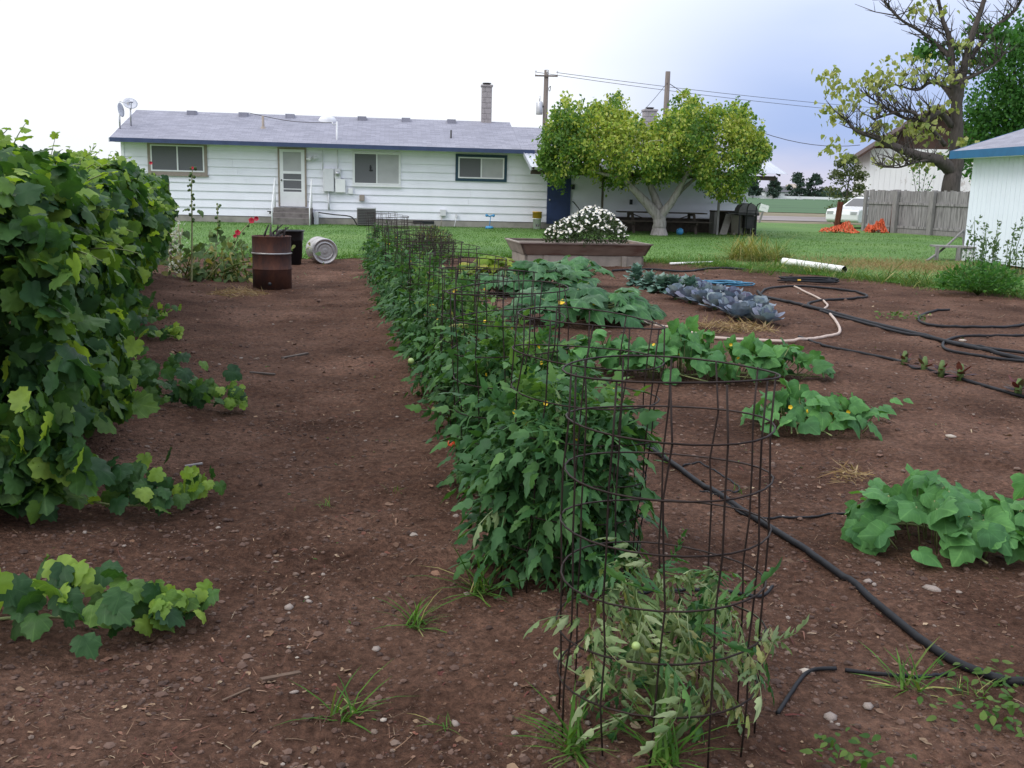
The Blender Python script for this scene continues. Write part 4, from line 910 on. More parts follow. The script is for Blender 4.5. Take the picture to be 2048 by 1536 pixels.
sp = at(1519, 436, 52.0); t = thing('roadside_sign', 'small white sign on a leaning stake by the road', 'sign', (sp.x, 52, .2), 0, None, (0, R(14)))
MB().box(-.05, .05, -.03, .03, -.1, .70).build('stake', M['wood'], t); MB().box(-.22, .22, -.05, -.031, .62, .96).build('board', M['white'], t); MB().box(-.12, .10, -.054, -.051, .78, .84).build('print', M['offwhite'], t)

# ------------------------------------------------------------------ far side of the field
FD = 430.0
ff = thing('white_rail_fence', 'long white fence along the far edge of the crop field', 'fence', at(1400, 400, FD).to_2d().to_3d()+Vector((0, 0, .2)))
for i in range(28):
    MB().box(i*6.0-30, i*6.0-29.75, -.1, .1, 0, 1.5).build('post', M['white'], ff)
    if i < 27: MB().box(i*6.0-29.7, i*6.0-24.05, -.04, .04, .35, 1.35).build('panel', M['white'], ff)
def far_house(label, px, D, wd, hw_, hr, rc):
    p = at(px, 400, D); t = thing('far_house', label, 'house', (p.x, D, .2))
    MB().box(-wd/2, wd/2, 0, 8, 0, hw_).build('wall', M['offwhite'], t)
    MB().add([(-wd/2-.6, -.6, hw_), (wd/2+.6, -.6, hw_), (wd/2+.6, 8.6, hw_), (-wd/2-.6, 8.6, hw_), (-wd/2+3, 4, hr), (wd/2-3, 4, hr)], [(0, 1, 5, 4), (1, 2, 5), (2, 3, 4, 5), (3, 0, 4), (0, 3, 2, 1)]).build('roof', M[rc], t)
    for k in (-.3, .1, .32): MB().box(wd*k, wd*k+1.5, -.05, -.001, 1.0, 2.2).build('window', M['glass'], t)
far_house('distant house with dark roof among trees across the field', 1562, 450, 15, 3.0, 5.6, 'greyroof')
far_house('distant house with pale roof between two trees across the field', 1586, 470, 9, 3.4, 7.0, 'palestone')
def blob_tree(name, label, px, py_top, D, wpx, zb, lm, seed, nleaf=900, ls=.5, cat='tree', shape=1.0, bark='darkbark', group=None, trunk=None):
    """small distant tree: trunk, limbs and a crown of leaf clumps"""
    top = at(px, py_top, D); r = np.random.default_rng(seed); z0 = zb
    t = thing(name, label, cat, (top.x, D, z0), 0, group); h = top.z-z0; wr = wpx*D/FPX/2
    ht = .12*h if trunk is None else trunk
    mb = MB(); mb.tube([(0, 0, -.2), (0, 0, ht+.2*h), (.02*h, 0, h*.85)], [.022*h+.02, .015*h+.01, .004*h], 7)
    for i in range(6):
        a = i*1.05+seed; z1 = ht+h*(.1+.09*i); mb.tube([(0, 0, z1), (wr*.5*math.cos(a), wr*.5*math.sin(a), z1+.14*h)], [.008*h, .003*h], 5)
    mb.build('trunk', M[bark], t)
    nc = max(10, nleaf//26); u = r.random(nc)**.8; zz = ht+(h-ht)*u
    prof_ = np.sin(np.clip((u+.12)/1.12, 0, 1)**(.75*shape)*math.pi)**.75+.10*(1-u)
    a = r.uniform(0, 6.28, nc); rad = wr*prof_*np.sqrt(r.uniform(.25, 1.0, nc))
    cc = np.stack([rad*np.cos(a), rad*np.sin(a), zz], 1); k = nleaf//nc+1
    P_ = np.repeat(cc, k, 0)+r.normal(size=(nc*k, 3))*np.array([.15, .15, .055])*max(wr, .2*h)*.9
    P_[:, 2] = np.clip(P_[:, 2], .05*h, h*1.02); nl = len(P_)
    V, F, mi = scatter([quad_leaf(.7), quad_leaf(.55)], P_, rdir(nl)+[0, 0, .5], rdir(nl)+[0, 0, -.3], RNG.uniform(.7, 1.3, nl)*ls)
    tag(link('crown', mesh_np('crown', V, F, M[lm]), t), kind='stuff'); return t
for i, (px, pt, wd_, lab) in enumerate(((1508, 362, 30, 'dark rounded tree at the far field edge, leftmost of four'), (1549, 356, 24, 'slim tree before the distant dark roof'), (1596, 346, 36, 'tall distant tree standing between the two far roofs'), (1633, 350, 34, 'rightmost tall tree of the far field edge'))):
    blob_tree('far_tree', lab, px, pt, 425+4*i, wd_, .2, 'fartreehaze', 10+i, 1500, 1.0, group='trees across the crop field', shape=1.1)
# low wood line on the horizon
pts = []; r = RNG; n = 5200; X = r.uniform(75, 300, n); X = np.concatenate([X, r.uniform(-420, 75, 5000)]); n = len(X); Yd = r.uniform(560, 620, n)
zz = r.random(n)**1.2*(4.0+3.0*fbm(X*.03, X*0+.5, 3))
V, F, mi = scatter([quad_leaf(.9)], np.stack([X, Yd, .2+np.maximum(zz, .1)], 1), rdir(n), rdir(n)+[0, 0, .4], r.uniform(1.6, 3.2, n))
tag(link('far_woods', mesh_np('far_woods', V, F, M['fartreehaze'])), 'low dark line of woods along the horizon', kind='stuff')
blob_tree('field_shrub', 'loose leggy shrub beside the barn corner and car', 1700, 310, 53, 78, .2, 'shrub', 31, 3600, .13, 'shrub', 1.5, 'darkbark', trunk=.1)

# ------------------------------------------------------------------ fruit tree by the patio
ft = gnd(1318, 471); TD = ft.y
tree = thing('fruit_tree', 'spreading fruit tree with pale forked trunk and yellow green crown', 'tree', ft)
def tp(px, py, dd=0.0): return at(px, py, TD+dd)-ft
def limb(mb, pts, r0, r1, n=8, sub=5):
    P_ = smooth_path(pts, sub); k = len(P_); rr_ = [r0+(r1-r0)*(i/(k-1))**.8 for i in range(k)]
    P_ = [p+Vector((random.uniform(-1, 1), random.uniform(-1, 1), 0))*rr_[i]*.12 for i, p in enumerate(P_)]; mb.tube(P_, rr_, n); return P_
mb = MB()
limb(mb, [Vector((0, 0, -.25)), Vector((0, 0, 0)), tp(1318, 450), tp(1322, 428)], .27, .20, 12)
mb.tube([Vector((0, 0, -.2)), Vector((0, 0, .02)), tp(1318, 455)], [.40, .30, .22], 12)
mb.build('trunk', M['bark'], tree)
LIMBS = [([tp(1320, 436), tp(1292, 405, -.1), tp(1262, 374, -.3), tp(1225, 330, -.4), tp(1170, 285, -.4)], .21, .03), ([tp(1322, 432), tp(1312, 400, .2), tp(1296, 360, .3), tp(1275, 300, .1), tp(1240, 235, 0)], .18, .03),
         ([tp(1322, 430), tp(1346, 400, -.2), tp(1364, 366, -.2), tp(1400, 310, -.4), tp(1440, 260, -.4)], .17, .03), ([tp(1340, 408), tp(1372, 372, .7), tp(1430, 330, 1.0), tp(1490, 300, .9)], .10, .02),
         ([tp(1300, 372, .3), tp(1330, 330, .2), tp(1350, 270, .2), tp(1368, 215, .2)], .08, .02), ([tp(1250, 360, -.3), tp(1180, 340, -.6), tp(1120, 320, -.5)], .07, .02), ([tp(1296, 350, .2), tp(1290, 320, -1.0), tp(1280, 285, -1.6)], .07, .02)]
ends = []
for pts, r0, r1 in LIMBS:
    mb = MB(); P_ = limb(mb, pts, r0, r1)
    for i in range(len(P_)//2, len(P_), 2):
        e = P_[i]+Vector((random.uniform(-1, 1), random.uniform(-1, 1), random.uniform(.1, .9)))*.7
        mb.tube([P_[i], P_[i].lerp(e, .5)+Vector((0, 0, .05)), e], [r1*.8, r1*.6, .008], 5); ends.append(e)
    mb.build('limb', M['bark'], tree)
TX = [1083, 1100, 1128, 1150, 1180, 1205, 1235, 1255, 1272, 1290, 1312, 1328, 1345, 1370, 1390, 1415, 1440, 1465, 1490, 1515, 1532]
TT = [312, 236, 196, 212, 214, 208, 194, 212, 240, 252, 258, 240, 208, 184, 204, 212, 218, 206, 216, 242, 280]
TB = [330, 372, 376, 352, 352, 366, 372, 374, 372, 366, 362, 360, 358, 356, 362, 382, 392, 398, 388, 350, 305]
rt = np.random.default_rng(77); m_ = 6800; bx = rt.uniform(1083, 1532, m_); ut = rt.random(m_); top_, bot_ = np.interp(bx, TX, TT), np.interp(bx, TX, TB)
top_ = top_+8+36*perlin(bx/15, bx*0+.3)+20*perlin(bx/6, bx*0+7.3); bot_ = bot_+16*perlin(bx/15+40, bx*0+.7); by = top_+(bot_-top_)*ut; hd = np.sqrt(np.maximum(1-((bx-1308)/232)**2, .06)); dd = 2.3*hd*rt.uniform(-1, 1, m_)*(.55+.45*np.sin(np.clip(ut, .05, .95)*math.pi))
fld = fbm(bx/34+3, by/27+dd*.9, 3); lob = fbm(bx/60+9, by/46, 2)
keep = (fld > -.03+.06*(ut > .75)-.10*(ut < .25)) | (rt.random(m_) < .06); edge_ = (ut < .1) | (ut > .92); keep &= ~(edge_ & (lob < .0))
bx, by, dd, ut, fld, lob = bx[keep], by[keep], dd[keep], ut[keep], fld[keep], lob[keep]; nc = len(bx); nl = 13
cc = np.array([tuple(tp(x_, y_, d_)) for x_, y_, d_ in zip(bx, by, dd)])
zone = sum(np.exp(-((bx-zx)/zr_)**2-((by-zy)/zs)**2)*zw for zx, zy, zr_, zs, zw in ((1275, 292, 85, 42, 1.0), (1205, 262, 45, 40, .8), (1485, 262, 55, 46, 1.0), (1250, 228, 34, 26, .7), (1425, 330, 40, 30, .45), (1372, 222, 36, 36, .5), (1200, 350, 40, 22, .5), (1440, 382, 40, 18, .6)))
py_ = np.clip(zone*(.55+.5*(dd < .3))+.06+.25*(fld > .22), 0, .90); ycl = rt.random(nc) < py_
PP = np.repeat(cc, nl, 0)+rt.normal(size=(nc*nl, 3))*np.array([.10, .10, .10]); SPR = []
for k in range(70):                                                   # upright shoots breaking the outline
    x_ = rt.uniform(1090, 1528); y_ = float(np.interp(x_, TX, TT)); hh = rt.uniform(6, 26); d_ = rt.uniform(-1.2, 1.2); ln_ = rt.uniform(-5, 5)
    for j in range(4): SPR.append(np.array(tp(x_+ln_*j/3, y_+8-hh*j/3, d_))+rt.normal(size=(6, 3))*np.array([.07, .07, .06])*(1.2-.2*j))
SPR = np.concatenate(SPR); YY = np.where(rt.random(nc*nl) < .2, rt.random(nc*nl) < np.repeat(py_, nl), np.repeat(ycl, nl)).astype(int); PP = np.concatenate([PP, SPR]); YY = np.concatenate([YY, np.repeat((rt.random(len(SPR)//24) < .6).astype(int), 24)]); n = len(PP)
V, F, mi = scatter([quad_leaf(.6), quad_leaf(.72)], PP, rdir(n)*.8+[0, -.15, .5], rdir(n)*.8+[0, 0, -.5], RNG.uniform(.08, .15, n), None, YY)
tag(link('crown', mesh_np('crown', V, F, [M['treegreen'], M['treeyellow']], mi), tree), kind='stuff')

# ------------------------------------------------------------------ half bare tree behind the fence, leafy trees behind the shed
D0 = 45.0; bt = at(1898, 420, D0); bt.z = .2
ct = thing('half_bare_tree', 'large half bare tree with dark limbs behind the board fence', 'tree', bt)
def cpnt(px, py, dd=0.0): return at(px, py, D0+dd)-bt
CL = [('trunk', [Vector((0, 0, -.3)), cpnt(1900, 378), cpnt(1910, 330), cpnt(1914, 270), cpnt(1913, 200), cpnt(1915, 170)], .49, .16),
      ('limb', [cpnt(1908, 345), cpnt(1880, 322, -.3), cpnt(1838, 312, -.6), cpnt(1790, 294, -.8), cpnt(1752, 275, -.8), cpnt(1714, 262, -.9), cpnt(1692, 240, -.9)], .33, .04),
      ('limb', [cpnt(1912, 235), cpnt(1910, 200), cpnt(1904, 140), cpnt(1900, 80), cpnt(1885, 40), cpnt(1868, -40)], .23, .06),
      ('limb', [cpnt(1914, 240), cpnt(1917, 200), cpnt(1927, 140), cpnt(1945, 70), cpnt(1962, 20), cpnt(1985, -50)], .24, .08),
      ('limb', [cpnt(1902, 250), cpnt(1878, 225, -.4), cpnt(1850, 240, -.5), cpnt(1815, 238, -.4), cpnt(1770, 216, -.4), cpnt(1735, 190, -.3)], .16, .03),
      ('limb', [cpnt(1908, 200), cpnt(1885, 170, .4), cpnt(1860, 165, .3), cpnt(1835, 180, .3), cpnt(1800, 172, .2)], .14, .03),
      ('limb', [cpnt(1906, 120), cpnt(1880, 95, .3), cpnt(1845, 65, .3), cpnt(1800, 38, .2), cpnt(1770, 5, .1)], .13, .03),
      ('limb', [cpnt(1918, 150), cpnt(1945, 110, .3), cpnt(1985, 60, .5), cpnt(2030, 20, .5), cpnt(2050, -20, .5)], .16, .05),
      ('limb', [cpnt(1914, 165), cpnt(1950, 150, -.3), cpnt(1985, 132, -.3), cpnt(2010, 105, -.3)], .12, .03),
      ('limb', [cpnt(1890, 290, -.2), cpnt(1860, 255, -.6), cpnt(1820, 222, -.7), cpnt(1780, 228, -.8), cpnt(1748, 240, -.8)], .11, .03),
      ('limb', [cpnt(1870, 318, -.4), cpnt(1830, 325, -1), cpnt(1795, 335, -1.2), cpnt(1760, 330, -1.2)], .07, .02)]
tw = []
for nm, pts, r0, r1 in CL:
    mb = MB(); P_ = limb(mb, pts, r0, r1, 9)
    if nm == 'limb':
        for i in range(len(P_)//4, len(P_)):
            for q in range(2):
                dvec = Vector((random.uniform(-1.2, .7), random.uniform(-.8, .8), random.uniform(-.15, 1.0))); L_ = random.uniform(.5, 1.4)
                m1 = P_[i]+dvec*L_*.5+Vector((0, 0, .08)); e = m1+Vector((dvec.x, dvec.y, dvec.z+.4))*L_*.5; mb.tube([P_[i], m1, e], [.030, .020, .008], 4); tw.append((m1, e))
                for s_ in range(2):
                    e2 = m1+Vector((random.uniform(-1, .6), random.uniform(-.6, .6), random.uniform(0, 1)))*.55; mb.tube([m1, e2], [.014, .006], 4)
    mb.build(nm, M['darkbark'], ct)
CLP = [(1650, 148), (1668, 142), (1672, 165), (1648, 220), (1660, 218), (1665, 185), (1690, 172), (1715, 165), (1718, 185), (1712, 205), (1690, 212), (1680, 230), (1668, 238), (1700, 190), (1760, 150), (1775, 135), (1785, 122), (1800, 145), (1810, 112), (1740, 158), (1765, 165), (1785, 160), (1815, 150), (1835, 140), (1845, 115), (1850, 150), (1780, 185), (1755, 172), (1745, 220), (1740, 260), (1760, 252), (1722, 262), (1745, 272), (1765, 278), (1785, 245), (1840, 245), (1830, 260), (1855, 270), (1875, 265), (1775, 275), (1670, 280), (1660, 300), (1690, 310), (1770, 325), (1790, 320), (1810, 312), (1850, 215), (1880, 220), (1900, 210), (1905, 170), (1890, 130), (1890, 150), (1935, 125), (1925, 85), (1850, 10), (1838, 22), (1885, 20), (1912, 160), (1920, 280), (1945, 290), (1842, 330), (1825, 318), (1870, 310), (1805, 268), (1862, 250)]
PP = []; mi_ = []
for i, (px, py) in enumerate(CLP):
    c = np.array(cpnt(px, py, random.uniform(-1.0, .4))); n = random.randint(11, 19); PP.append(c+RNG.normal(size=(n, 3))*np.array([.24, .24, .13])); mi_ += [0]*n
for (px, py, k) in ((1850, 95, 60), (1868, 100, 60), (1845, 110, 50), (1905, 95, 60), (1960, 120, 70), (1975, 110, 60), (1990, 60, 60), (2010, 70, 70), (1955, 55, 50), (1920, 300, 60), (1905, 330, 40), (1938, 315, 50)):
    c = np.array(cpnt(px, py, .6)); PP.append(c+RNG.normal(size=(k, 3))*np.array([.30, .3, .20])); mi_ += [1]*k
PP = np.concatenate(PP); n = len(PP)
V, F, mi = scatter([leaf_shape(HEART, 500+i, .3, .35, .05, 1) for i in range(4)], PP, rdir(n)*.7+[0, -.4, .5], rdir(n)*.6+[0, 0, -.6], RNG.uniform(.15, .28, n), None, np.array(mi_))
tag(link('crown', mesh_np('crown', V, F, [M['catalpa'], M['bushgreen']], mi), ct), kind='stuff')
def leafy(label, blobs, D, lm, seed, ls=.17, dens=1.0, trunk=(0, 0)):
    px0 = sum(b_[0] for b_ in blobs)/len(blobs); base = at(px0, 430, D); base.z = .2; t = thing('leafy_tree', label, 'tree', base); PP = []
    mb = MB(); k_ = D/FPX
    for (bx, by, rx, ry) in blobs:
        c = np.array(at(bx, by, D)-base); ax = np.array([rx, (rx+ry)/2, ry])*k_; nc = int(dens*rx*ry/14); d = rdir(nc); cc = c+d*(RNG.uniform(.3, 1, nc)**.5)[:, None]*ax
        PP.append(np.repeat(cc, 14, 0)+RNG.normal(size=(nc*14, 3))*.24)
        mb.tube(smooth_path([(0, 0, -.2), (c[0]*.3, c[1]*.3, max(.6, c[2]*.45)), tuple(c)], 5), [.20-.017*i for i in range(11)], 7)
    mb.build('trunk', M['darkbark'], t); PP = np.concatenate(PP); PP = PP[PP[:, 2] > .1]; n = len(PP)
    V, F, mi = scatter([quad_leaf(.6), quad_leaf(.75)], PP, rdir(n)*.7+[0, -.2, .6], rdir(n)*.7+[0, 0, -.5], RNG.uniform(.7, 1.3, n)*ls)
    tag(link('crown', mesh_np('crown', V, F, M[lm]), t), kind='stuff')
leafy('dense green tree rising behind the shed roof', [(2010, 250, 70, 60), (1985, 200, 55, 50), (2040, 150, 60, 70), (2060, 230, 60, 70), (1965, 265, 45, 40), (2030, 95, 50, 40), (2070, 60, 50, 40), (1960, 310, 40, 40)], 49, 'bushgreen', 1, .19, .55)
# sprig growing over the fence in front of the barn
g = at(1842, 380, 43.5); g.z = .2; t = thing('fence_sapling', 'thin leafy sapling sticking up above the board fence', 'sapling', g)
mb = MB(); PP = []
for k in range(4):
    e = at(1825+14*k, (342, 330, 338, 352)[k], 43.5)-g; pth = smooth_path([(0, 0, 0), (e.x*.4, 0, e.z*.6), tuple(e)], 6); mb.tube(pth, .012, 4)
    for p in pth[6:]: PP += [tuple(p+Vector((random.uniform(-.12, .12), random.uniform(-.1, .1), random.uniform(-.08, .08)))) for _ in range(3)]
mb.build('stem', M['darkbark'], t); n = len(PP)
V, F, mi = scatter([quad_leaf(.5)], np.array(PP), rdir(n)+[0, 0, .5], rdir(n), RNG.uniform(.10, .18, n)); link('leaves', mesh_np('leaves', V, F, M['bushgreen']), t)['kind'] = 'stuff'
# ------------------------------------------------------------------ grapevine row on the left
hb = Vector((hedge_x(8.0), 8.0, 0)); hedge = thing('grapevine_row', 'tall dense row of grapevines along the left garden edge', 'grapevine', hb)
def hedge_leaves(n, y0, y1, inner, bias=1.0):
    yy = y0+(y1-y0)*RNG.random(n)**bias; ph = RNG.uniform(0, 1, n); ph0 = -.35-1.0*(1-sst(yy, 6.5, 9.5)); ph = ph0+(math.pi*1.12-ph0)*ph      # angle in the cross section: 0 garden side, 90 deg top
    lump = 1+.32*fbm(yy*.9, ph*1.2, 3)+.13*perlin(yy*3.1, ph*3)
    rad = lump*(RNG.uniform(.35, .95, n) if inner else RNG.uniform(.78, 1.10, n))
    ce, se = np.cos(ph), np.sin(ph)
    wv = .80; hz = .74
    ex = np.sign(ce)*np.abs(ce)**.60*wv*rad; ez = .84+np.sign(se)*np.abs(se)**.60*hz*rad
    endf = 1-.30*sst(yy, 15.0, 17.0)
    X = hedge_x(yy)+ex*np.where(yy > 15, endf, 1); Zz = gz(X, yy)+np.maximum(ez*endf, .12)
    low = sst(Zz-gz(X, yy), .0, 1.1); X = X-(1-low)*(.05+.30*sst(yy, 6, 9))*np.maximum(ex, 0)
    out = np.stack([ce, .28*ce+RNG.normal(size=n)*.15, se], 1)
    nrm = out*.7+[0, 0, .45]+rdir(n)*.75; tip = out*.35+[0, 0, -.55]+rdir(n)*.85
    kp = (fbm(yy*2.1+5, ph*2.6, 2) > -.30) | (RNG.random(n) < .15)
    if not inner: X, yy, Zz, nrm, tip, n = X[kp], yy[kp], Zz[kp], nrm[kp], tip[kp], int(kp.sum())
    return np.stack([X, yy, Zz], 1), nrm, tip, np.exp(RNG.normal(math.log(.094), .28, n)).clip(.045, .15)
P1, N1, T1_, S1 = hedge_leaves(21500, 4.15, 17.0, False, 1.25)
P2, N2, T2_, S2 = hedge_leaves(6200, 4.15, 17.0, True, 1.2)
# the leaves that show largest stand as single parts
vis = (P1[:, 0]/P1[:, 1] > -.56) & (P1[:, 0]-hedge_x(P1[:, 1]) > .2) & (P1[:, 1] < 7.5); idx = np.nonzero(vis)[0]
idx = idx[np.argsort(P1[idx, 1]/S1[idx]+RNG.random(len(idx))*12)][:230]
gm = leaf_meshes('leaf', GR, M['grape']); gy_ = leaf_meshes('leaf', GR, M['grapenew'])
HB = np.array(hb); hi = (P1[idx, 2] > 1.55) | (RNG.random(len(idx)) < .10)
leaf_objects('leaf', gm, hedge, P1[idx[~hi]]-HB, N1[idx[~hi]], T1_[idx[~hi]], S1[idx[~hi]]); leaf_objects('leaf', gy_, hedge, P1[idx[hi]]-HB, N1[idx[hi]], T1_[idx[hi]], S1[idx[hi]]*.9)
rest = np.setdiff1d(np.arange(len(P1)), idx); PA = np.concatenate([P1[rest], P2]); NA = np.concatenate([N1[rest], N2]); TA = np.concatenate([T1_[rest], T2_]); SA_ = np.concatenate([S1[rest], S2])
top = sst(PA[:, 2]-gz(PA[:, 0], PA[:, 1]), 1.35, 1.95); new = (RNG.random(len(PA)) < .07+.5*top*sst(perlin(PA[:, 1]*1.5, PA[:, 0]*2), -.3, .4)).astype(int)
V, F, mi = scatter(GR1, PA-HB, NA, TA, SA_, None, new)
tag(link('foliage', mesh_np('foliage', V, F, [M['grapemass'], M['grapenew']], mi), hedge), kind='stuff')
mb = MB()
for k in range(9):                                                   # trunks and trellis wires
    y = 4.4+1.5*k; x = hedge_x(y); z0 = G0(x, y)
    mb.tube([Vector((x, y, z0-.1))-hb, Vector((x+.05, y+.08, z0+.6))-hb, Vector((x-.03, y+.02, z0+1.2))-hb], [.045, .035, .025], 6)
mb.build('trunk', M['darkbark'], hedge)
PN = []; NN = []; TN = []; SN = []
for k in range(70):                                                  # loose young shoots
    y = 4.4+12.2*random.random()**1.3; a = random.uniform(.2, 1.7); x = hedge_x(y)+.86*math.cos(a)*.88; zz = G0(x, y)+.84+.74*math.sin(a)**.6
    p = Vector((x, y, zz)); d = Vector((math.cos(a)*.8+.25, random.uniform(-.5, .2), math.sin(a)*.7+random.uniform(-.2, .5))).normalized(); L_ = random.uniform(.14, .42)
    pts = [p+d*L_*t_+Vector((0, 0, -.10*t_*t_)) for t_ in (0, .25, .5, .75, 1)]; MB().tube([q-hb for q in pts], [.005, .0045, .004, .003, .002], 4).build('shoot', M['vinestem'], hedge)
    for j, q in enumerate(pts[1:]):
        PN.append(q-hb); NN.append(tuple(rdir(1)[0]*.6+np.array([.3, -.3, .7]))); TN.append(tuple(rdir(1)[0]*.6+np.array(d)*.5+np.array([0, 0, -.2]))); SN.append((.10, .085, .06, .04)[j]*random.uniform(.8, 1.2))
leaf_objects('leaf', gy_, hedge, [tuple(p) for p in PN[:68]], NN[:68], TN[:68], SN[:68])
V, F, mi = scatter(GR1, np.array([tuple(p) for p in PN[68:]]), np.array(NN[68:]), np.array(TN[68:]), np.array(SN[68:])); tag(link('young_leaves', mesh_np('young_leaves', V, F, M['grapenew']), hedge), kind='stuff')
def runner(label, pts, n, wid, hz, s0, s1):
    """trailing shoot on the ground, part of the grapevine row"""
    P_ = [gnd(*p) for p in pts]; path = smooth_path([p-hb+Vector((0, 0, .05)) for p in P_], 8)
    ro = MB().tube(path, .006, 5).build('runner', M['vinestem'], hedge); ro['label'] = label; k = len(path)
    pos = []; nr = []; tpv = []; sz = []; yg = []
    for i in range(n):
        u = random.random()**.8; q = path[min(int(u*k), k-1)]; wv = wid*(1-.8*u)
        off = Vector((random.gauss(0, .35)*wv, random.gauss(0, .5)*wv, random.random()**1.3*hz*(1-.75*u)+.02)); pos.append(tuple(q+off))
        nr.append((random.gauss(0, .4), random.gauss(-.35, .4), 1)); tpv.append((random.gauss(.2, .6), random.gauss(-.4, .5), -.45)); sz.append(random.uniform(s0, s1)*(1-.45*u)); yg.append(u > .72 and random.random() < .6 or random.random() < .12)
    yg = np.array(yg); pos = np.array(pos); nr = np.array(nr); tpv = np.array(tpv); sz = np.array(sz)
    leaf_objects('leaf', gm, ro, pos[~yg], nr[~yg], tpv[~yg], sz[~yg]); leaf_objects('leaf', gy_, ro, pos[yg], nr[yg], tpv[yg], sz[yg]*.8)
runner('trailing shoot with pointed end, farthest of the long ground runners', [(170, 800), (300, 800), (390, 815), (480, 825)], 105, .55, .42, .10, .16)
runner('middle ground runner with bright lobed leaves', [(-20, 1000), (120, 1010), (230, 1030), (330, 1025), (415, 1000)], 78, .42, .34, .10, .15)
runner('nearest ground runner reaching into the path', [(-60, 1270), (80, 1260), (200, 1265), (300, 1265), (405, 1240)], 82, .34, .22, .10, .145)
runner('small low runner near the hollyhocks', [(230, 690), (300, 675), (360, 685)], 40, .45, .25, .10, .15)
runner('low shoot drooping below the far vines', [(215, 640), (280, 645), (330, 640)], 40, .6, .35, .10, .15)
fp = gnd(334, 520); t = thing('vine_post', 'dark weathered post at the far end of the grapevines', 'post', fp)
hz = at(334, 357, fp.y).z-fp.z; MB().box(-.09, .09, -.07, .07, -.2, hz).build('shaft', M['darkwood'], t, .01)

# ------------------------------------------------------------------ hollyhocks and the silver bush behind the vines
def flower_mesh(r=1.0, n=5, m='petalred'):
    parts = []
    for i in range(n):
        a = 2*math.pi*i/n; parts.append(place(leaf_shape(ROUND, i, -.3, -.35, .06, 1), (0, 0, 0), (0, 0, 1), (math.cos(a), math.sin(a), .15), r))
    v, f = merge(parts); return mesh_np('flower', v, f, M[m])
FLW = flower_mesh()
holm = leaf_meshes('leaf', [leaf_shape(CUKE, 120+i, .3, .3, .05) for i in range(3)], M['hollyleaf'])
def hollyhock(label, bpx, pts, fl, nbud, D=None, nleaf=10):
    g = gnd(*bpx); t = thing('hollyhock', label, 'hollyhock', g); P_ = smooth_path([Vector((0, 0, -.03))]+[at(px, py, g.y)-g for px, py in pts], 6)
    mb = MB(); k = len(P_); mb.tube(P_, [.017-.011*i/k for i in range(k)], 6); mb.build('stem', M['hollystem'], t)
    bd = MB()
    for i in range(nbud):
        u = .45+.55*i/max(nbud, 1); q = P_[min(int(u*k), k-1)]; bd.ball(q+Vector((random.uniform(-.05, .05), random.uniform(-.05, .05), random.uniform(-.02, .02))), random.uniform(.018, .032), 0, 6)
    if nbud: bd.build('buds', M['hollyleaf'], t)['kind'] = 'stuff'
    for (px, py, s_) in fl:
        c = at(px, py, g.y-.06)-g; leaf_objects('flower', [FLW], t, [tuple(c)], [(random.uniform(-.4, .4), -1, random.uniform(-.1, .5))], [(random.uniform(-1, 1), 0, 1)], [s_])
    pos = [tuple(P_[min(int(random.uniform(.05, .6)*k), k-1)]+Vector((random.uniform(-.15, .15), random.uniform(-.12, .12), random.uniform(-.03, .05)))) for _ in range(nleaf)]
    leaf_objects('leaf', holm, t, pos, [tuple(rdir(1)[0]*.5+np.array([0, -.4, .9])) for _ in pos], [tuple(rdir(1)[0]+np.array([0, 0, -.4])) for _ in pos], [random.uniform(.09, .16) for _ in pos])
hollyhock('tallest hollyhock stalk with seed pods in front of the window', (383, 562), [(384, 500), (384, 430), (383, 380), (385, 334)], [(386, 336, .025)], 26)
hollyhock('bare green hollyhock stalk between the tall stalk and the barrel', (428, 545), [(432, 490), (436, 450), (434, 408)], [], 18)
hollyhock('leaning hollyhock with pink red flowers above the barrel', (455, 555), [(462, 510), (478, 470), (505, 440)], [(503, 441, .055), (513, 437, .045), (475, 465, .052), (470, 472, .035)], 6, None, 14)
hollyhock('drooping hollyhock with a red flower head on the soil', (402, 560), [(408, 540), (414, 555), (416, 566)], [(416, 575, .055), (424, 565, .035), (340, 560, .03)], 0, None, 14)
hollyhock('hollyhock with small red flowers against the dark vine post', (338, 530), [(336, 470), (338, 420), (334, 400)], [(330, 405, .035), (342, 414, .045), (349, 415, .03), (337, 418, .03), (320, 368, .025), (302, 326, .035)], 4)
g = gnd(425, 560); t = thing('hollyhock_stubble', 'fan of pale cut hollyhock stalks above low leaves', 'plant', g); mb = MB()
for k in range(26):
    x0 = random.uniform(-.55, .5); a = random.uniform(-.6, .6); L_ = random.uniform(.3, .75); mb.tube([Vector((x0, random.uniform(-.3, .3), 0)), Vector((x0+a*L_, random.uniform(-.3, .3), L_*.75))], [.013, .009], 5)
mb.tube(smooth_path([(.1, -.1, .1), (.5, -.1, .30), (.85, -.1, .34)], 5), .015, 5).tube(smooth_path([(.1, 0, .1), (.4, 0, .22), (.8, 0, .25)], 5), .012, 5)
mb.build('stalks', M['dryweed'], t)['kind'] = 'stuff'; n = 520
P_ = np.stack([RNG.normal(.15, .55, n), RNG.normal(.15, .35, n), RNG.random(n)**1.3*.62], 1); V, F, mi = scatter([leaf_shape(CUKE, 7, .3, .3, .05, 1), OV[0]], P_, rdir(n)*.6+[0, -.2, .9], rdir(n)+[0, 0, -.3], RNG.uniform(.05, .12, n), None, (RNG.random(n) < .25).astype(int))
tag(link('leaves', mesh_np('leaves', V, F, [M['hollyleaf'], M['dryweed']], mi), t), kind='stuff')
g = gnd(360, 545); t = thing('silver_bush', 'small whitish silver leaved bush behind the vine post', 'bush', g); n = 260
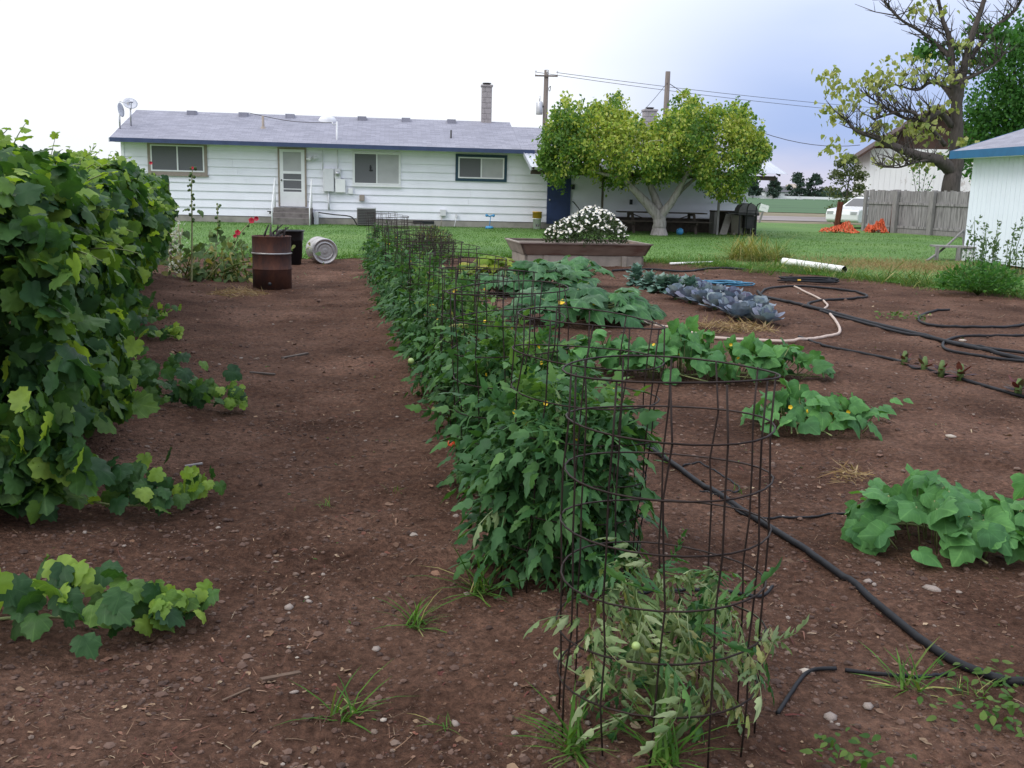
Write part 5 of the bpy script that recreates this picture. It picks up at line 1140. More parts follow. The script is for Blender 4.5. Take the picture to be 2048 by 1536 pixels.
P_ = np.stack([RNG.normal(-.05, .06, n), RNG.normal(0, .08, n), RNG.random(n)*.85], 1); V, F, mi = scatter([quad_leaf(.6)], P_, rdir(n)+[0, -.4, .4], rdir(n), RNG.uniform(.04, .10, n)); tag(link('leaves', mesh_np('leaves', V, F, M['silver']), t), kind='stuff')
MB().tube([(0, 0, -.05), (.03, 0, .5), (0, 0, .9)], .015, 5).build('stem', M['hollystem'], t)
def straw_heap(label, px, py, rx, ry, hz, n, m='straw'):
    g = gnd(px, py); t = thing('straw_heap', label, 'straw', g); r = np.sqrt(RNG.random(n)); a = RNG.uniform(0, 6.28, n); X, Y = r*np.cos(a)*rx, r*np.sin(a)*ry
    Z = hz*np.maximum(0, 1-r*r)*RNG.random(n)+.005+relief(g.x+X, g.y+Y)+gz(g.x+X, g.y+Y)-g.z; V, F, mi = scatter([blade(.05, .5), blade(.08, -.3), blade(.04, .8)], np.stack([X, Y, Z], 1), rdir(n), rdir(n)*[1, 1, .4], RNG.uniform(.06, .16, n)); tag(link('straws', mesh_np('straws', V, F, M[m]), t), kind='stuff')
straw_heap('heap of dry pulled weeds on the soil before the hollyhocks', 478, 590, .42, .30, .10, 420)
straw_heap('rusty coloured dry plant remains in front of the red cabbages', 1460, 660, .55, .28, .12, 620)
straw_heap('little withered plant on the bare soil between cucumber patches', 1700, 955, .13, .10, .05, 70)

# ------------------------------------------------------------------ burn barrel, black bin, tipped drum
g = gnd(545, 575); t = thing('rusty_barrel', 'rusty steel burn barrel with ribs standing on the path', 'barrel', g)
hb_ = at(545, 472, g.y).z-g.z; rb = 38*g.y/FPX
pr = [(0, -.03), (rb, -.03), (rb, hb_*.36), (rb*1.03, hb_*.375), (rb, hb_*.39), (rb, hb_*.66), (rb*1.03, hb_*.675), (rb, hb_*.69), (rb, hb_*.985), (rb*1.03, hb_), (rb*.985, hb_+.005), (rb*.96, hb_*.98), (rb*.96, .5), (0, .5)]
MB().lathe(pr, 36).build('drum', M['rust'], t)
for zf in (.375, .675): MB().lathe([(rb*1.025, hb_*zf-.012), (rb*1.05, hb_*zf), (rb*1.025, hb_*zf+.012)], 36).build('rib', M['zinc' if zf > .5 else 'rust'], t)
MB().lathe([(0, 0), (.03, 0), (.03, .015), (0, .015)], 10, 0, (rb*.1, -rb*1.0, hb_*.10), 'Y').build('bung_hole', M['black'], t)
st = thing('burnt_branches', 'charred sticks poking out of the rusty barrel', 'branches', g+Vector((0, 0, 0)))
for k in range(16):
    a = random.uniform(0, 6.28); e = Vector((random.uniform(-.1, rb*.9), random.uniform(-.15, .15), hb_+random.uniform(.02, .20))); b0 = Vector((rb*.6*math.cos(a), rb*.6*math.sin(a), hb_*.75))
    MB().tube([b0, b0.lerp(e, .6)+Vector((0, 0, .03)), e], [.022, .016, .009], 6).build('branch', M['burnt'], st)
g = gnd(584, 528); t = thing('black_bin', 'black plastic trash can standing behind the rusty barrel', 'trash can', g)
hb_ = at(584, 460, g.y).z-g.z; r0 = 22*g.y/FPX
MB().lathe([(0, 0), (r0*.82, 0), (r0*.92, hb_*.7), (r0*1.0, hb_*.7), (r0*1.05, hb_*.72), (r0*1.08, hb_*.96), (r0*1.16, hb_*.96), (r0*1.16, hb_), (r0*1.02, hb_), (r0*.9, .1), (0, .1)], 26).build('body', M['black'], t)
g = gnd(650, 527); t = thing('tipped_drum', 'galvanised metal drum lying on its side with ringed end', 'drum', g, R(22)); r0 = 25*g.y/FPX
mb = MB(); prf = [(0, -.012), (.05, -.02), (.09, -.005), (.13, -.025), (.165, -.004), (r0*.62, -.03), (r0*.70, -.0), (r0*.86, -.0), (r0*.90, -.03), (r0*1.0, -.03), (r0*1.02, .0), (r0*.98, .04), (r0*.98, .33), (r0*1.02, .35), (r0*.98, .37), (r0*.98, .68), (r0*1.02, .71), (0, .71)]
mb.lathe(prf, 36, 0, (0, 0, r0*.97), 'Y'); mb.build('shell', M['zinc'], t)

# ------------------------------------------------------------------ raised planter with daisies
pa, pb = gnd(1050, 532), gnd(1284, 531); pa.z = pb.z = min(pa.z, pb.z)
ang = R(11); PL = (pb-pa).length*.98; bed = thing('raised_planter', 'flared wooden raised planter box made of two board courses', 'planter', pa, ang); PDp = 1.5
h1, h2 = .23, .47
def frus(z0, z1, o0, o1, th, names):
    a = [(-o0, -o0), (PL+o0, -o0), (PL+o0, PDp+o0), (-o0, PDp+o0)]; b_ = [(-o1, -o1), (PL+o1, -o1), (PL+o1, PDp+o1), (-o1, PDp+o1)]
    for k in range(4):
        k2 = (k+1) % 4; nx_, ny_ = ((0, 1), (-1, 0), (0, -1), (1, 0))[k]; p = []
        for zz, c in ((z0, a), (z1, b_)):
            for tt in (0, th): p += [Vector((c[k][0]+nx_*tt, c[k][1]+ny_*tt, zz)), Vector((c[k2][0]+nx_*tt, c[k2][1]+ny_*tt, zz))]
        MB().hexa(p).build('board', M[names[k]], bed)
frus(-.1, h1, .0, .0, .05, ['bedpale', 'bedpale', 'bedpale', 'bedpale']); frus(h1+.012, h2, .025, .13, .05, ['bedwood', 'bedwood', 'bedpale', 'bedpale'])
o1 = .15
for q in ((-o1, PL+o1, -o1-.01, -o1+.09), (-o1, PL+o1, PDp+o1-.09, PDp+o1)): MB().box(*q, h2+.002, h2+.03).build('rim', M['bedrim'], bed)
for q in ((-o1, -o1+.06, -o1+.092, PDp+o1-.092), (PL+o1-.06, PL+o1, -o1+.092, PDp+o1-.092)): MB().box(*q, h2+.002, h2+.028).build('rim', M['bedpale'], bed)
for k in (.17, .5, .83): MB().box(PL*k-.05, PL*k+.05, -.04, -.002, -.05, h1).build('stake', M['bedpale'], bed)
MB().box(.05, PL-.05, .05, PDp-.05, .1, h2-.07).build('planting_soil', M['soil'], bed)
dz_ = (bed.matrix_basis @ Vector((0, .65, h2-.08))); D1 = dz_.y; dbase = at(1172, 480, D1); dbase.z = dz_.z
db = thing('daisy_bush', 'rounded bush of white daisies growing in the raised planter', 'flower bush', dbase)
def dpt(n):
    u = RNG.uniform(-1, 1, n); v = RNG.uniform(-1, 1, n); k = u*u+v*v < 1; u, v = u[k], v[k]
    topz = np.interp(u, [-1, -.75, -.4, -.05, .2, .6, .9, 1.0], [.25, .48, .62, .82, .86, .70, .42, .2])*np.sqrt(np.maximum(1-v*v*.9, .05)); return u*.92, v*.62, topz
x, y, tz = dpt(4200); n = len(x); f = RNG.random(n)**.55
V, F, mi = scatter([quad_leaf(.28), quad_leaf(.4)], np.stack([x, y, tz*f], 1), rdir(n)+[0, -.3, .5], rdir(n)+[0, 0, .7], RNG.uniform(.05, .11, n)); tag(link('foliage', mesh_np('foliage', V, F, M['daisyleaf']), db), kind='stuff')
parts = [place((np.array([(-.12, .15, 0), (.12, .15, 0), (.14, .8, -.04), (0, 1, -.06), (-.14, .8, -.04)]), np.array([(0, 1, 2), (0, 2, 4), (4, 2, 3)])), (0, 0, 0), (0, 0, 1), (math.cos(6.283*i/11), math.sin(6.283*i/11), .03), 1.0) for i in range(11)]
v, f = merge(parts); nv, nf_ = len(v), len(f); cv = np.array([(0, 0, .10)]+[(.26*math.cos(6.283*i/8), .26*math.sin(6.283*i/8), .03) for i in range(8)]); cf = np.array([(0, 1+i, 1+(i+1) % 8) for i in range(8)])+nv
dm = mesh_np('daisy', np.concatenate([v, cv]), np.concatenate([f, cf]), [M['petal'], M['petalyel']], np.array([0]*nf_+[1]*8), False)
x, y, tz = dpt(420); n = len(x); fr = np.where(RNG.random(n) < .62, 1.0, RNG.uniform(.45, .95, n)); sel = (y < .25); x, y, tz, fr = x[sel], y[sel], tz[sel], fr[sel]; n = len(x)
edge = np.where(fr < .95, -.62*np.sqrt(np.maximum(1-(x/.92)**2, .05))*np.sqrt(np.maximum(1-fr*fr*.6, .1)), y)
leaf_objects('daisy', [dm], db, np.stack([x, edge, tz*fr+.03], 1), rdir(n)*.4+[0, -.55, .7], rdir(n)+[0, 0, .4], RNG.uniform(.022, .040, n))

# ------------------------------------------------------------------ tomatoes in wire cages
def tomato_leaf(seed, curl=0.0, nl=7):
    r = random.Random(seed); parts = []
    ax = lambda u: (0.06*math.sin(3*u+seed), u, .10*math.sin(u*2.4)-(.32+curl*.3)*u*u)
    HALF = [(0, 0), (.20, .10), (.27, .28), (.17, .40), (.22, .54), (.12, .66), (.11, .80), (0, 1.0)]
    for i in range(nl):
        u = (.28, .28, .52, .52, .76, .76, 1.0)[i]*.92; sd = (-1, 1, -1, 1, -1, 1, 0)[i]; p = ax(u); s_ = (.30, .30, .36, .36, .30, .30, .40)[i]*r.uniform(.85, 1.15)
        tipd = (sd*.95, .45 if sd else 1, -.35-curl*.9+r.uniform(-.2, .15)); lf = leaf_shape([(hx*(1-.45*min(curl, 1)), hy) for hx, hy in HALF], seed*9+i, .5+curl*3.5, .35+curl*.5, .04+.03*curl, 1); parts.append(place(lf, p, (r.uniform(-.3, .3), -.2, 1), tipd, s_))
    k = 6; V = []; F = []
    for i in range(k):
        u = i/(k-1)*.95; p = ax(u); V += [(p[0]-.012, p[1], p[2]), (p[0]+.012, p[1], p[2])]
    for i in range(k-1): F += [(2*i, 2*i+1, 2*i+3), (2*i, 2*i+3, 2*i+2)]
    parts.append((np.array(V), np.array(F))); return merge(parts)
TL = [tomato_leaf(i) for i in range(6)]; TLW = [tomato_leaf(30+i, .55) for i in range(5)]
tm = leaf_meshes('leaf', TL, M['tomato']); tmw = leaf_meshes('leaf', TLW, M['tomatopale']); tmy = leaf_meshes('leaf', TLW, M['tomatoyel']); tmc = leaf_meshes('leaf', TLW, M['tomato']); tmn = leaf_meshes('leaf', TL, M['tomatoyoung'])
STAR = flower_mesh(1.0, 5, 'flowery'); STAR.name = 'blossom'
def tomato(label, D, h, rad, nl, kind='green', off=0.0, fruit=()):
    x = row_x(D)+off; g = Vector((x, D, G0(x, D))); t = thing('tomato_plant', label, 'tomato plant', g, 0, 'tomato plants in the caged row'); mb = MB()
    for k in range(6):
        a = k*1.05+D; r_ = rad*random.uniform(.3, .75); pts = smooth_path([(0, 0, -.03), (r_*.4*math.cos(a), r_*.4*math.sin(a), h*.4), (r_*math.cos(a), r_*math.sin(a), h*random.uniform(.75, .98))], 5); mb.tube(pts, [.012-.0008*i for i in range(len(pts))], 5)
    mb.build('stem', M['tomstem'], t); n = nl
    a = RNG.uniform(0, 6.28, n); u = RNG.random(n)**.8; zz = h*(.05+.90*u); prf = np.interp(u, [0, .25, .6, .85, 1], [.55, .9, 1.0, .75, .4]); r_ = rad*prf*np.sqrt(RNG.uniform(.10, .85, n))
    pos = np.stack([r_*np.cos(a), r_*np.sin(a), zz], 1); out = np.stack([np.cos(a), np.sin(a), 0*a], 1); sc_ = RNG.uniform(.10, .23, n)
    if kind == 'wilt':
        tip = out*.6+[0, 0, -.40]+rdir(n)*.8; nrm = out*.5+[0, 0, .6]+rdir(n)*.7; sel = RNG.random(n)
        for msh, lo, hi_ in ((tmw, 0, .58), (tmc, .58, .88), (tmy, .88, 1.01)):
            k = (sel >= lo) & (sel < hi_); leaf_objects('leaf', msh, t, pos[k], nrm[k], tip[k], sc_[k]*.82)
    else:
        up = sst(u, .55, 1)[:, None]; tip = out*(.75-.3*up)+[0, 0, .05]+up*[0, 0, .45]+rdir(n)*.85; nrm = out*.3+[0, 0, .8]+rdir(n)*.6; sel = RNG.random(n); ylo = .12 if kind == 'yellow' else .03
        k = sel > ylo; yo = k & (u > .72) & (RNG.random(n) < .55); kk = k & ~yo; leaf_objects('leaf', tm, t, pos[kk], nrm[kk], tip[kk], sc_[kk]); leaf_objects('leaf', tmn, t, pos[yo], nrm[yo], tip[yo]+[0, 0, .2], sc_[yo]*.85); leaf_objects('leaf', tmy if kind == 'yellow' else tmw, t, pos[~k], nrm[~k], tip[~k]+[0, 0, -.6], sc_[~k])
        nb = 9; a = RNG.uniform(3.2, 6.2, nb); leaf_objects('blossom', [STAR], t, np.stack([rad*.75*np.cos(a), rad*.75*np.sin(a), h*RNG.uniform(.55, 1.0, nb)], 1), rdir(nb), rdir(nb), [.011]*nb)
    if kind != 'wilt':                                               # leaves hidden deeper in the bush
        n = int(nl*(.9 if D < 7 else .6)); a = RNG.uniform(0, 6.28, n); u = RNG.random(n); r_ = rad*.8*np.sqrt(RNG.random(n)); P_ = np.stack([r_*np.cos(a), r_*np.sin(a), h*(.05+.85*u)], 1); out = np.stack([np.cos(a), np.sin(a), 0*a], 1)
        V, F, mi = scatter(TL, P_, out*.4+[0, 0, .7]+rdir(n)*.5, out*.8+[0, 0, -.1]+rdir(n)*.6, RNG.uniform(.16, .26, n)); tag(link('inner_foliage', mesh_np('inner_foliage', V, F, M['tomato']), t), kind='stuff')
    for (px, py, r_, mm) in fruit:
        c = at(px, py, D-.32)-g; MB().ball(c, r_, 0, 10, (1, 1, .95)).build('tomato', M[mm], t)
    return t
ORD = ['nearest', 'second', 'third', 'fourth', 'fifth', 'sixth', 'seventh', 'eighth', 'ninth', 'tenth', 'eleventh', 'twelfth', 'thirteenth', 'farthest']
CD = [2.78, 3.95, 5.15, 6.30, 7.5, 8.7, 9.9, 11.1, 12.3, 13.6, 14.9, 16.3, 17.8, 19.3]
for i, D in enumerate(CD):
    if i == 0: tomato('wilting pale grey green tomato plant in the nearest wire cage', D, .49, .30, 165, 'wilt', .02, [(1272, 1292, .0125, 'tomgreen')])
    elif i == 1: tomato('dense dark green tomato plant in the second cage from the camera', D, .78, .27, 298, 'green', -.03)
    elif i == 2: tomato('dense tomato plant in the third cage with upright tips', D, .80, .28, 270, 'green', .02)
    elif i == 3: tomato('tomato plant with pale curled yellow leaves and a red fruit low down', D, .76, .26, 190, 'yellow', -.02, [(903, 889, .032, 'tomred'), (822, 722, .02, 'tomgreen')])
    else: tomato(f'green tomato plant in the {ORD[i]} cage of the row counted from the camera', D, random.uniform(.62, .86), random.uniform(.26, .34), 180 if i < 9 else 120, 'green', random.uniform(-.05, .05)-.05)
# cages
def cage_parts(seed, R0=.30, H0=1.06, rows=7, nv=12):
    r = random.Random(seed); rings = []; ups = []
    for k in range(rows):
        zz = H0-.152*k; e = 1+r.uniform(-.055, .055); ph = r.uniform(0, 6)
        pts = [Vector((R0*(e+.02*math.sin(3*a+ph))*math.cos(a), R0*(2-e+.02*math.cos(2*a+ph))*math.sin(a), zz+.006*math.sin(2*a+ph))) for a in [2*math.pi*i/28 for i in range(28)]]
        rings.append(MB().tube(pts, .0031, 5, closed=True).mesh('ring', M['rustwire']))
    for j in range(nv):
        a = 2*math.pi*j/nv+.1; c = Vector(((R0-.005)*math.cos(a), (R0-.005)*math.sin(a), 0)); pts = [c+Vector((r.uniform(-.010, .010), r.uniform(-.010, .010), zz)) for zz in (-.05, .15, .30, .45, .6, .75, .9, H0)]
        ups.append(MB().tube(pts, .0031, 5).mesh('upright', M['rustwire']))
    return rings, ups
VAR = [cage_parts(i) for i in range(3)]
for i, D in enumerate(CD):
    x = row_x(D)+(.0 if i else .005); lab = f'rusty wire tomato cage around the wilted plant, nearest the camera' if i == 0 else f'rusty wire tomato cage, {ORD[i]} in the row counted from the camera'
    t = thing('tomato_cage', lab, 'wire cage', (x, D, G0(x, D)-.01), random.uniform(0, .5), 'wire cages along the tomato row', (R(-2.6) if i == 0 else R(random.uniform(-4, 4)), R(random.uniform(-4, 4)) if i else R(.8)))
    rg, up = VAR[i % 3]
    for me in rg: link('ring', me, t)
    for me in up: link('upright', me, t)

# ------------------------------------------------------------------ cucumber patches
cm = leaf_meshes('leaf', CU, M['cucumber'])
def cucumber(label, cen, rx, ry, n, hz, s0, s1, extra=()):
    g = gnd(*cen); t = thing('cucumber_vine', label, 'cucumber plant', g, 0, 'cucumber vines on the bare soil'); pos = []; mb = MB()
    a = RNG.uniform(0, 6.28, n); r = np.sqrt(RNG.random(n)); X = rx*r*np.cos(a); Y = ry*r*np.sin(a); lump = .8+.9*perlin(X*3+g.x, Y*3+g.y); Z = hz*np.sqrt(np.maximum(1-r*r*.85, .05))*lump*RNG.uniform(.55, 1.05, n)+.03+gz(g.x+X, g.y+Y)-g.z
    out = np.stack([X/rx, Y/ry, 0*X], 1)
    nrm = out*.5+[0, -.35, .7]+rdir(n)*.55; tip = out*.6+[0, -.45, -.25]+rdir(n)*.75; sz = RNG.uniform(s0, s1, n)
    leaf_objects('leaf', cm, t, np.stack([X, Y, Z], 1), nrm, tip, sz)
    for k in range(9):
        a0 = random.uniform(0, 6.28); mb.tube(smooth_path([(0, 0, .02), (rx*.5*math.cos(a0), ry*.5*math.sin(a0), .06), (rx*.98*math.cos(a0+.3), ry*.98*math.sin(a0+.3), .03)], 6), .006, 5)
    for k in range(0, n, 2): mb.tube([(X[k]*.85, Y[k]*.85, .02), (X[k], Y[k], Z[k])], .004, 4)
    mb.build('stem', M['vinestem'], t)
    nb = 5; leaf_objects('blossom', [STAR], t, np.stack([RNG.uniform(-.6, .6, nb)*rx, RNG.uniform(-.8, .2, nb)*ry, hz*RNG.uniform(.5, .9, nb)], 1), rdir(nb)+[0, -1, .5], rdir(nb), [.016]*nb)
    for (px, py, s_) in extra:
        c = gnd(px, py)+Vector((0, 0, .07))-g; leaf_objects('leaf', cm, t, [tuple(c)], [(0, -.3, 1)], [(.6, -.6, -.2)], [s_])
cucumber('long bed of cucumber vines, farthest of the three cucumber patches', (1375, 755), 1.22, .36, 260, .42, .10, .165, ((1560, 740, .10), (1575, 755, .08)))
cucumber('middle cucumber patch with one big flat leaf on its left', (1628, 858), .48, .32, 84, .26, .09, .15, ((1500, 835, .21), (1530, 872, .12), (1765, 830, .12), (1785, 815, .09), (1810, 815, .07), (1755, 842, .10)))
cucumber('nearest cucumber patch reaching out of the picture on the right', (1930, 1085), .56, .36, 125, .29, .10, .16, ((1745, 985, .11), (1765, 1035, .10), (1835, 1130, .12), (1890, 1125, .11), (1740, 1000, .08)))

# ------------------------------------------------------------------ squash plants
def squash_leaf_mesh(seed, m):
    v, f = leaf_shape(SQUA, seed, .35, .45, .07); r = random.Random(seed); return mesh_np('leaf', v, f, m)
sm_ = [squash_leaf_mesh(200+i, M['squash']) for i in range(6)]; smy = [squash_leaf_mesh(220+i, M['squashyel']) for i in range(4)]
def squash(label, bpx, rad, h, n, s0, s1, ms, extra=0, blossoms=2):
    g = gnd(*bpx); t = thing('squash_plant', label, 'squash plant', g, 0, 'squash plants in front of the planter'); mb = MB(); pos = []; nr = []; tpv = []; sz = []
    for i in range(n):
        a = random.uniform(0, 6.28); u = random.random()**.6; r = rad*u; zz = h*(.40+.60*(1-u*u*.7))*random.uniform(.5, 1.05); b0 = Vector((.10*math.cos(a), .10*math.sin(a), .05)); e = Vector((r*math.cos(a), r*math.sin(a)*.8, zz))
        mb.tube([b0, b0.lerp(e, .5)+Vector((0, 0, .05)), e], [.013, .010, .007], 5); pos.append(tuple(e)); nr.append((math.cos(a)*.5, math.sin(a)*.5-.3, .8+random.uniform(-.3, .3))); tpv.append((math.cos(a)+random.gauss(0, .3), math.sin(a)-.35+random.gauss(0, .3), random.uniform(-.5, .35))); sz.append(random.uniform(s0, s1))
    mb.build('stem', M['vinestem'], t); leaf_objects('leaf', ms, t, pos, nr, tpv, sz)
    if blossoms: leaf_objects('blossom', [STAR], t, [(random.uniform(-.3, .3), -.5*rad, h*.55) for _ in range(blossoms)], [(0, -.6, 1)]*blossoms, [(1, 0, .4)]*blossoms, [.05]*blossoms)
squash('big squash plant with large jagged leaves, nearest the pale hose', (1150, 645), .72, .50, 46, .22, .36, sm_)
squash('squash plant spreading right along the soil towards the pale hose', (1215, 630), .62, .36, 30, .20, .32, sm_, blossoms=0)
squash('squash plant with upright blue green leaves before the planter', (1085, 588), .70, .52, 40, .22, .34, sm_, blossoms=1)
squash('low squash plant at the left foot of the planter', (1010, 590), .60, .38, 28, .2, .3, sm_, blossoms=0)
squash('upright squash plant directly in front of the planter boards', (1160, 572), .55, .55, 26, .22, .34, sm_, blossoms=0)
squash('yellowing squash plant left of the planter', (985, 558), .55, .42, 34, .18, .28, smy)

# ------------------------------------------------------------------ cabbage and broccoli row
CBL = [leaf_shape(ROUND, 300+i, -.35, -.25, .05) for i in range(5)]; cbm = leaf_meshes('leaf', CBL, M['cabbage']); brm = leaf_meshes('leaf', [leaf_shape(OAKY, 310+i, -.2, .2, .09) for i in range(5)], M['broccoli'])
def rosette(name, label, cat, px, py, n, s0, ms, grp, up0=.2, up1=1.5, h=.0):
    g = gnd(px, py); t = thing(name, label, cat, g, 0, grp); pos = []; nr = []; tpv = []; sz = []
    MB().tube([(0, 0, -.03), (0, 0, .08+h), (0, 0, .14+h)], [.03, .03, .015], 6).build('stem', M['tomstem'], t)
    for i in range(n):
        a = i*2.4+px; u = i/n; el = up0+(up1-up0)*u+random.uniform(-.15, .15); o_ = Vector((math.cos(a), math.sin(a), 0)); d = o_*math.cos(el)+Vector((0, 0, math.sin(el))); pos.append(tuple(o_*.02+Vector((0, 0, .03+h*u+.05*u)))); tpv.append(tuple(d)); nr.append(tuple(-o_*math.sin(el)+Vector((0, 0, math.cos(el))))); sz.append(s0*(1.1-.45*u)*random.uniform(.85, 1.15))
    leaf_objects('leaf', ms, t, pos, nr, tpv, sz)
cab = [(1532, 648), (1500, 640), (1516, 626), (1478, 640), (1490, 618), (1456, 628), (1466, 606), (1430, 618), (1440, 600), (1404, 610), (1412, 592), (1380, 604), (1392, 584), (1352, 598), (1364, 580)]
lab = ['red cabbage at the near right end of the row', 'red cabbage second from the near end on the straw side', 'purple red cabbage behind the near end one', 'red cabbage directly above the rusty straw heap', 'red cabbage second from the near end on the far side', 'red cabbage third from the near end on the straw side', 'red cabbage third from the near end on the far side', 'red cabbage fourth from the near end on the straw side', 'red cabbage in front of the blue hose coil', 'red cabbage fifth from the near end on the straw side', 'red cabbage left of the blue hose coil', 'red cabbage sixth from the near end on the straw side', 'red cabbage touching the broccoli on the far side', 'pale leaved cabbage low on the left of the row', 'red cabbage nearest the broccoli plants']
for (px, py), l in zip(cab, lab): rosette('red_cabbage', l, 'cabbage', px, py, 16, .215, cbm, 'red cabbages in one row', .0, 1.45)
bro = [(1272, 572), (1298, 578), (1322, 585), (1345, 586), (1378, 588)]
lab = ['tallest blue green broccoli plant at the far end of the row', 'second broccoli plant from the far end', 'third broccoli plant from the far end', 'fourth broccoli plant from the far end', 'broccoli plant touching the red cabbages']
for k, ((px, py), l) in enumerate(zip(bro, lab)): rosette('broccoli_plant', l, 'broccoli', px, py, 26, .22, brm, 'broccoli plants in the cabbage row', -.1, 1.4, .22 if k == 0 else .12)
# beets along the buried hose
btm = leaf_meshes('leaf', OV, M['beet'])
for k, (px, py, l) in enumerate([(1808, 730, 'dark red beet plant, leftmost along the soaker hose'), (1845, 742, 'beet plant second from the left along the soaker hose'), (1880, 750, 'beet plant beside white pebbles on the soaker hose'), (1920, 758, 'beet plant with a pale yellow leaf by the soaker hose'), (2030, 790, 'withered beet plant at the right picture edge')]):
    rosette('beet_plant', l, 'beet', px+random.uniform(-6, 6), py, random.randint(7, 12), random.uniform(.08, .14), btm, 'beets along the soaker hose', .3, 1.5)

# ------------------------------------------------------------------ small dark bush, grass clump, shed weeds
g = gnd(863, 527); t = thing('dark_bush', 'rounded dusky bush at the lawn edge behind the cages', 'bush', g); n = 2600
d = rdir(n); r = RNG.random(n)**.45; P_ = np.stack([d[:, 0]*.50*r, d[:, 1]*.45*r, .36+d[:, 2]*.40*r], 1); P_[:, 2] = np.maximum(P_[:, 2], .02)
V, F, mi = scatter([quad_leaf(.3)], P_, rdir(n)+[0, 0, .4], d+rdir(n)*.6+[0, 0, .5], RNG.uniform(.04, .09, n), None, (RNG.random(n) < .2*(P_[:, 2] > .5)).astype(int)); tag(link('foliage', mesh_np('foliage', V, F, [M['darkbush'], M['dryweed']], mi), t), kind='stuff')
mb = MB()
for k in range(14): a = k*.45; mb.tube([(0, 0, 0), (.35*math.cos(a), .3*math.sin(a), .55)], [.012, .004], 4)
mb.build('stem', M['darkbark'], t)
def tuft(name, label, cat, px, py, n, L0, L1, lean, m, wd=.05, spread=.05, grp=None, bend=.45):
    g = gnd(px, py); t = thing(name, label, cat, g, 0, grp); a = RNG.uniform(0, 6.28, n); r = spread*np.sqrt(RNG.random(n)); el = RNG.uniform(lean, 1.4, n)
    P_ = np.stack([r*np.cos(a*3), r*np.sin(a*3), 0*a+.0], 1); tip = np.stack([np.cos(a)*np.cos(el), np.sin(a)*np.cos(el), np.sin(el)], 1); nrm = np.stack([-np.cos(a)*np.sin(el), -np.sin(a)*np.sin(el), np.cos(el)], 1)+rdir(n)*.3
    V, F, mi = scatter([blade(wd, bend), blade(wd*.7, bend*1.5), blade(wd, bend*.5)], P_, nrm, tip, RNG.uniform(L0, L1, n), None, (RNG.random(n) < .12).astype(int)); tag(link('blades', mesh_np('blades', V, F, m, mi), t), kind='stuff')
tuft('ornamental_grass', 'big clump of tall yellowish grass at the lawn edge', 'grass clump', 1505, 520, 820, .25, .85, .45, [M['dryweed'], M['weed']], .028, .62)
tuft('ornamental_grass', 'lower green tuft right of the yellowish grass clump', 'grass clump', 1560, 516, 220, .2, .55, .4, [M['weed'], M['dryweed']], .03, .35)
for k, (px, py, n, L1, l) in enumerate([(690, 1432, 34, .19, 'bright green grass tuft on the bare path, nearest of the path tufts'), (835, 1250, 42, .16, 'leaning grass tuft at the foot of the soil ridge'), (1815, 1375, 34, .20, 'grass tuft growing over the thin hose end'), (1150, 1500, 60, .22, 'grass growing inside the nearest cage on the left'), (1330, 1520, 46, .24, 'grass growing inside the nearest cage in front'), (960, 1185, 40, .24, 'long arching grass at the foot of the second tomato plant'), (890, 1450, 12, .10, 'thin little grass seedling left of the nearest cage'), (1940, 1385, 22, .10, 'small green weeds beside the thick black hose'), (650, 1010, 16, .09, 'sparse grass sprigs in the middle of the path'), (790, 985, 12, .07, 'tiny seedling on the path beside the second tomato plant'), (1470, 985, 12, .10, 'fine dry grass by the hose loop')]):
    tuft('grass_tuft', l, 'grass tuft', px, py, n, L1*.45, L1, .25, [M['grass'], M['dryweed']], .055, .045, 'grass tufts on the soil')
for k, (px, py, l) in enumerate([(1975, 1440, 'low broad leaved weed patch at the lower right'), (2000, 1375, 'small weed patch under the thick hose at the right edge'), (1690, 1525, 'serrated green weed at the bottom edge of the picture'), (1800, 640, 'greyish weed on the soil between the hoses')]):
    g = gnd(px, py); t = thing('soil_weed', l, 'weed', g); n = 60; P_ = np.stack([RNG.normal(0, .09, n), RNG.normal(0, .07, n), RNG.random(n)*.05+.01], 1)*(1 if py > 900 else 2.0); V, F, mi = scatter(OV, P_, rdir(n)*.4+[0, -.2, 1], rdir(n)*[1, 1, .3], RNG.uniform(.018, .04, n)*(1 if py > 900 else 2.0)); tag(link('leaves', mesh_np('leaves', V, F, M['weed']), t), kind='stuff')
g = gnd(1990, 552); t = thing('tall_weeds', 'tall greyish weeds growing against the white shed wall', 'weeds', g); mb = MB(); PP = []
for k in range(16):
    x, y = random.uniform(-.75, .75), random.uniform(-.2, .5); hh = random.uniform(.6, 1.25); pts = [(x, y, 0), (x+random.uniform(-.05, .05), y, hh*.5), (x+random.uniform(-.12, .12), y, hh)]; mb.tube(pts, [.010, .008, .004], 4)
    for j in range(52): u = random.random()**1.3; PP.append((x+random.gauss(0, .075)*(1.15-u), y+random.gauss(0, .07)*(1.15-u), hh*u))
mb.build('stem', M['weed'], t); n = len(PP); V, F, mi = scatter([quad_leaf(.42), OV[0]], np.array(PP), rdir(n)+[0, 0, .4], rdir(n)+[0, 0, .5], RNG.uniform(.05, .11, n)); tag(link('leaves', mesh_np('leaves', V, F, M['shedweed']), t), kind='stuff')

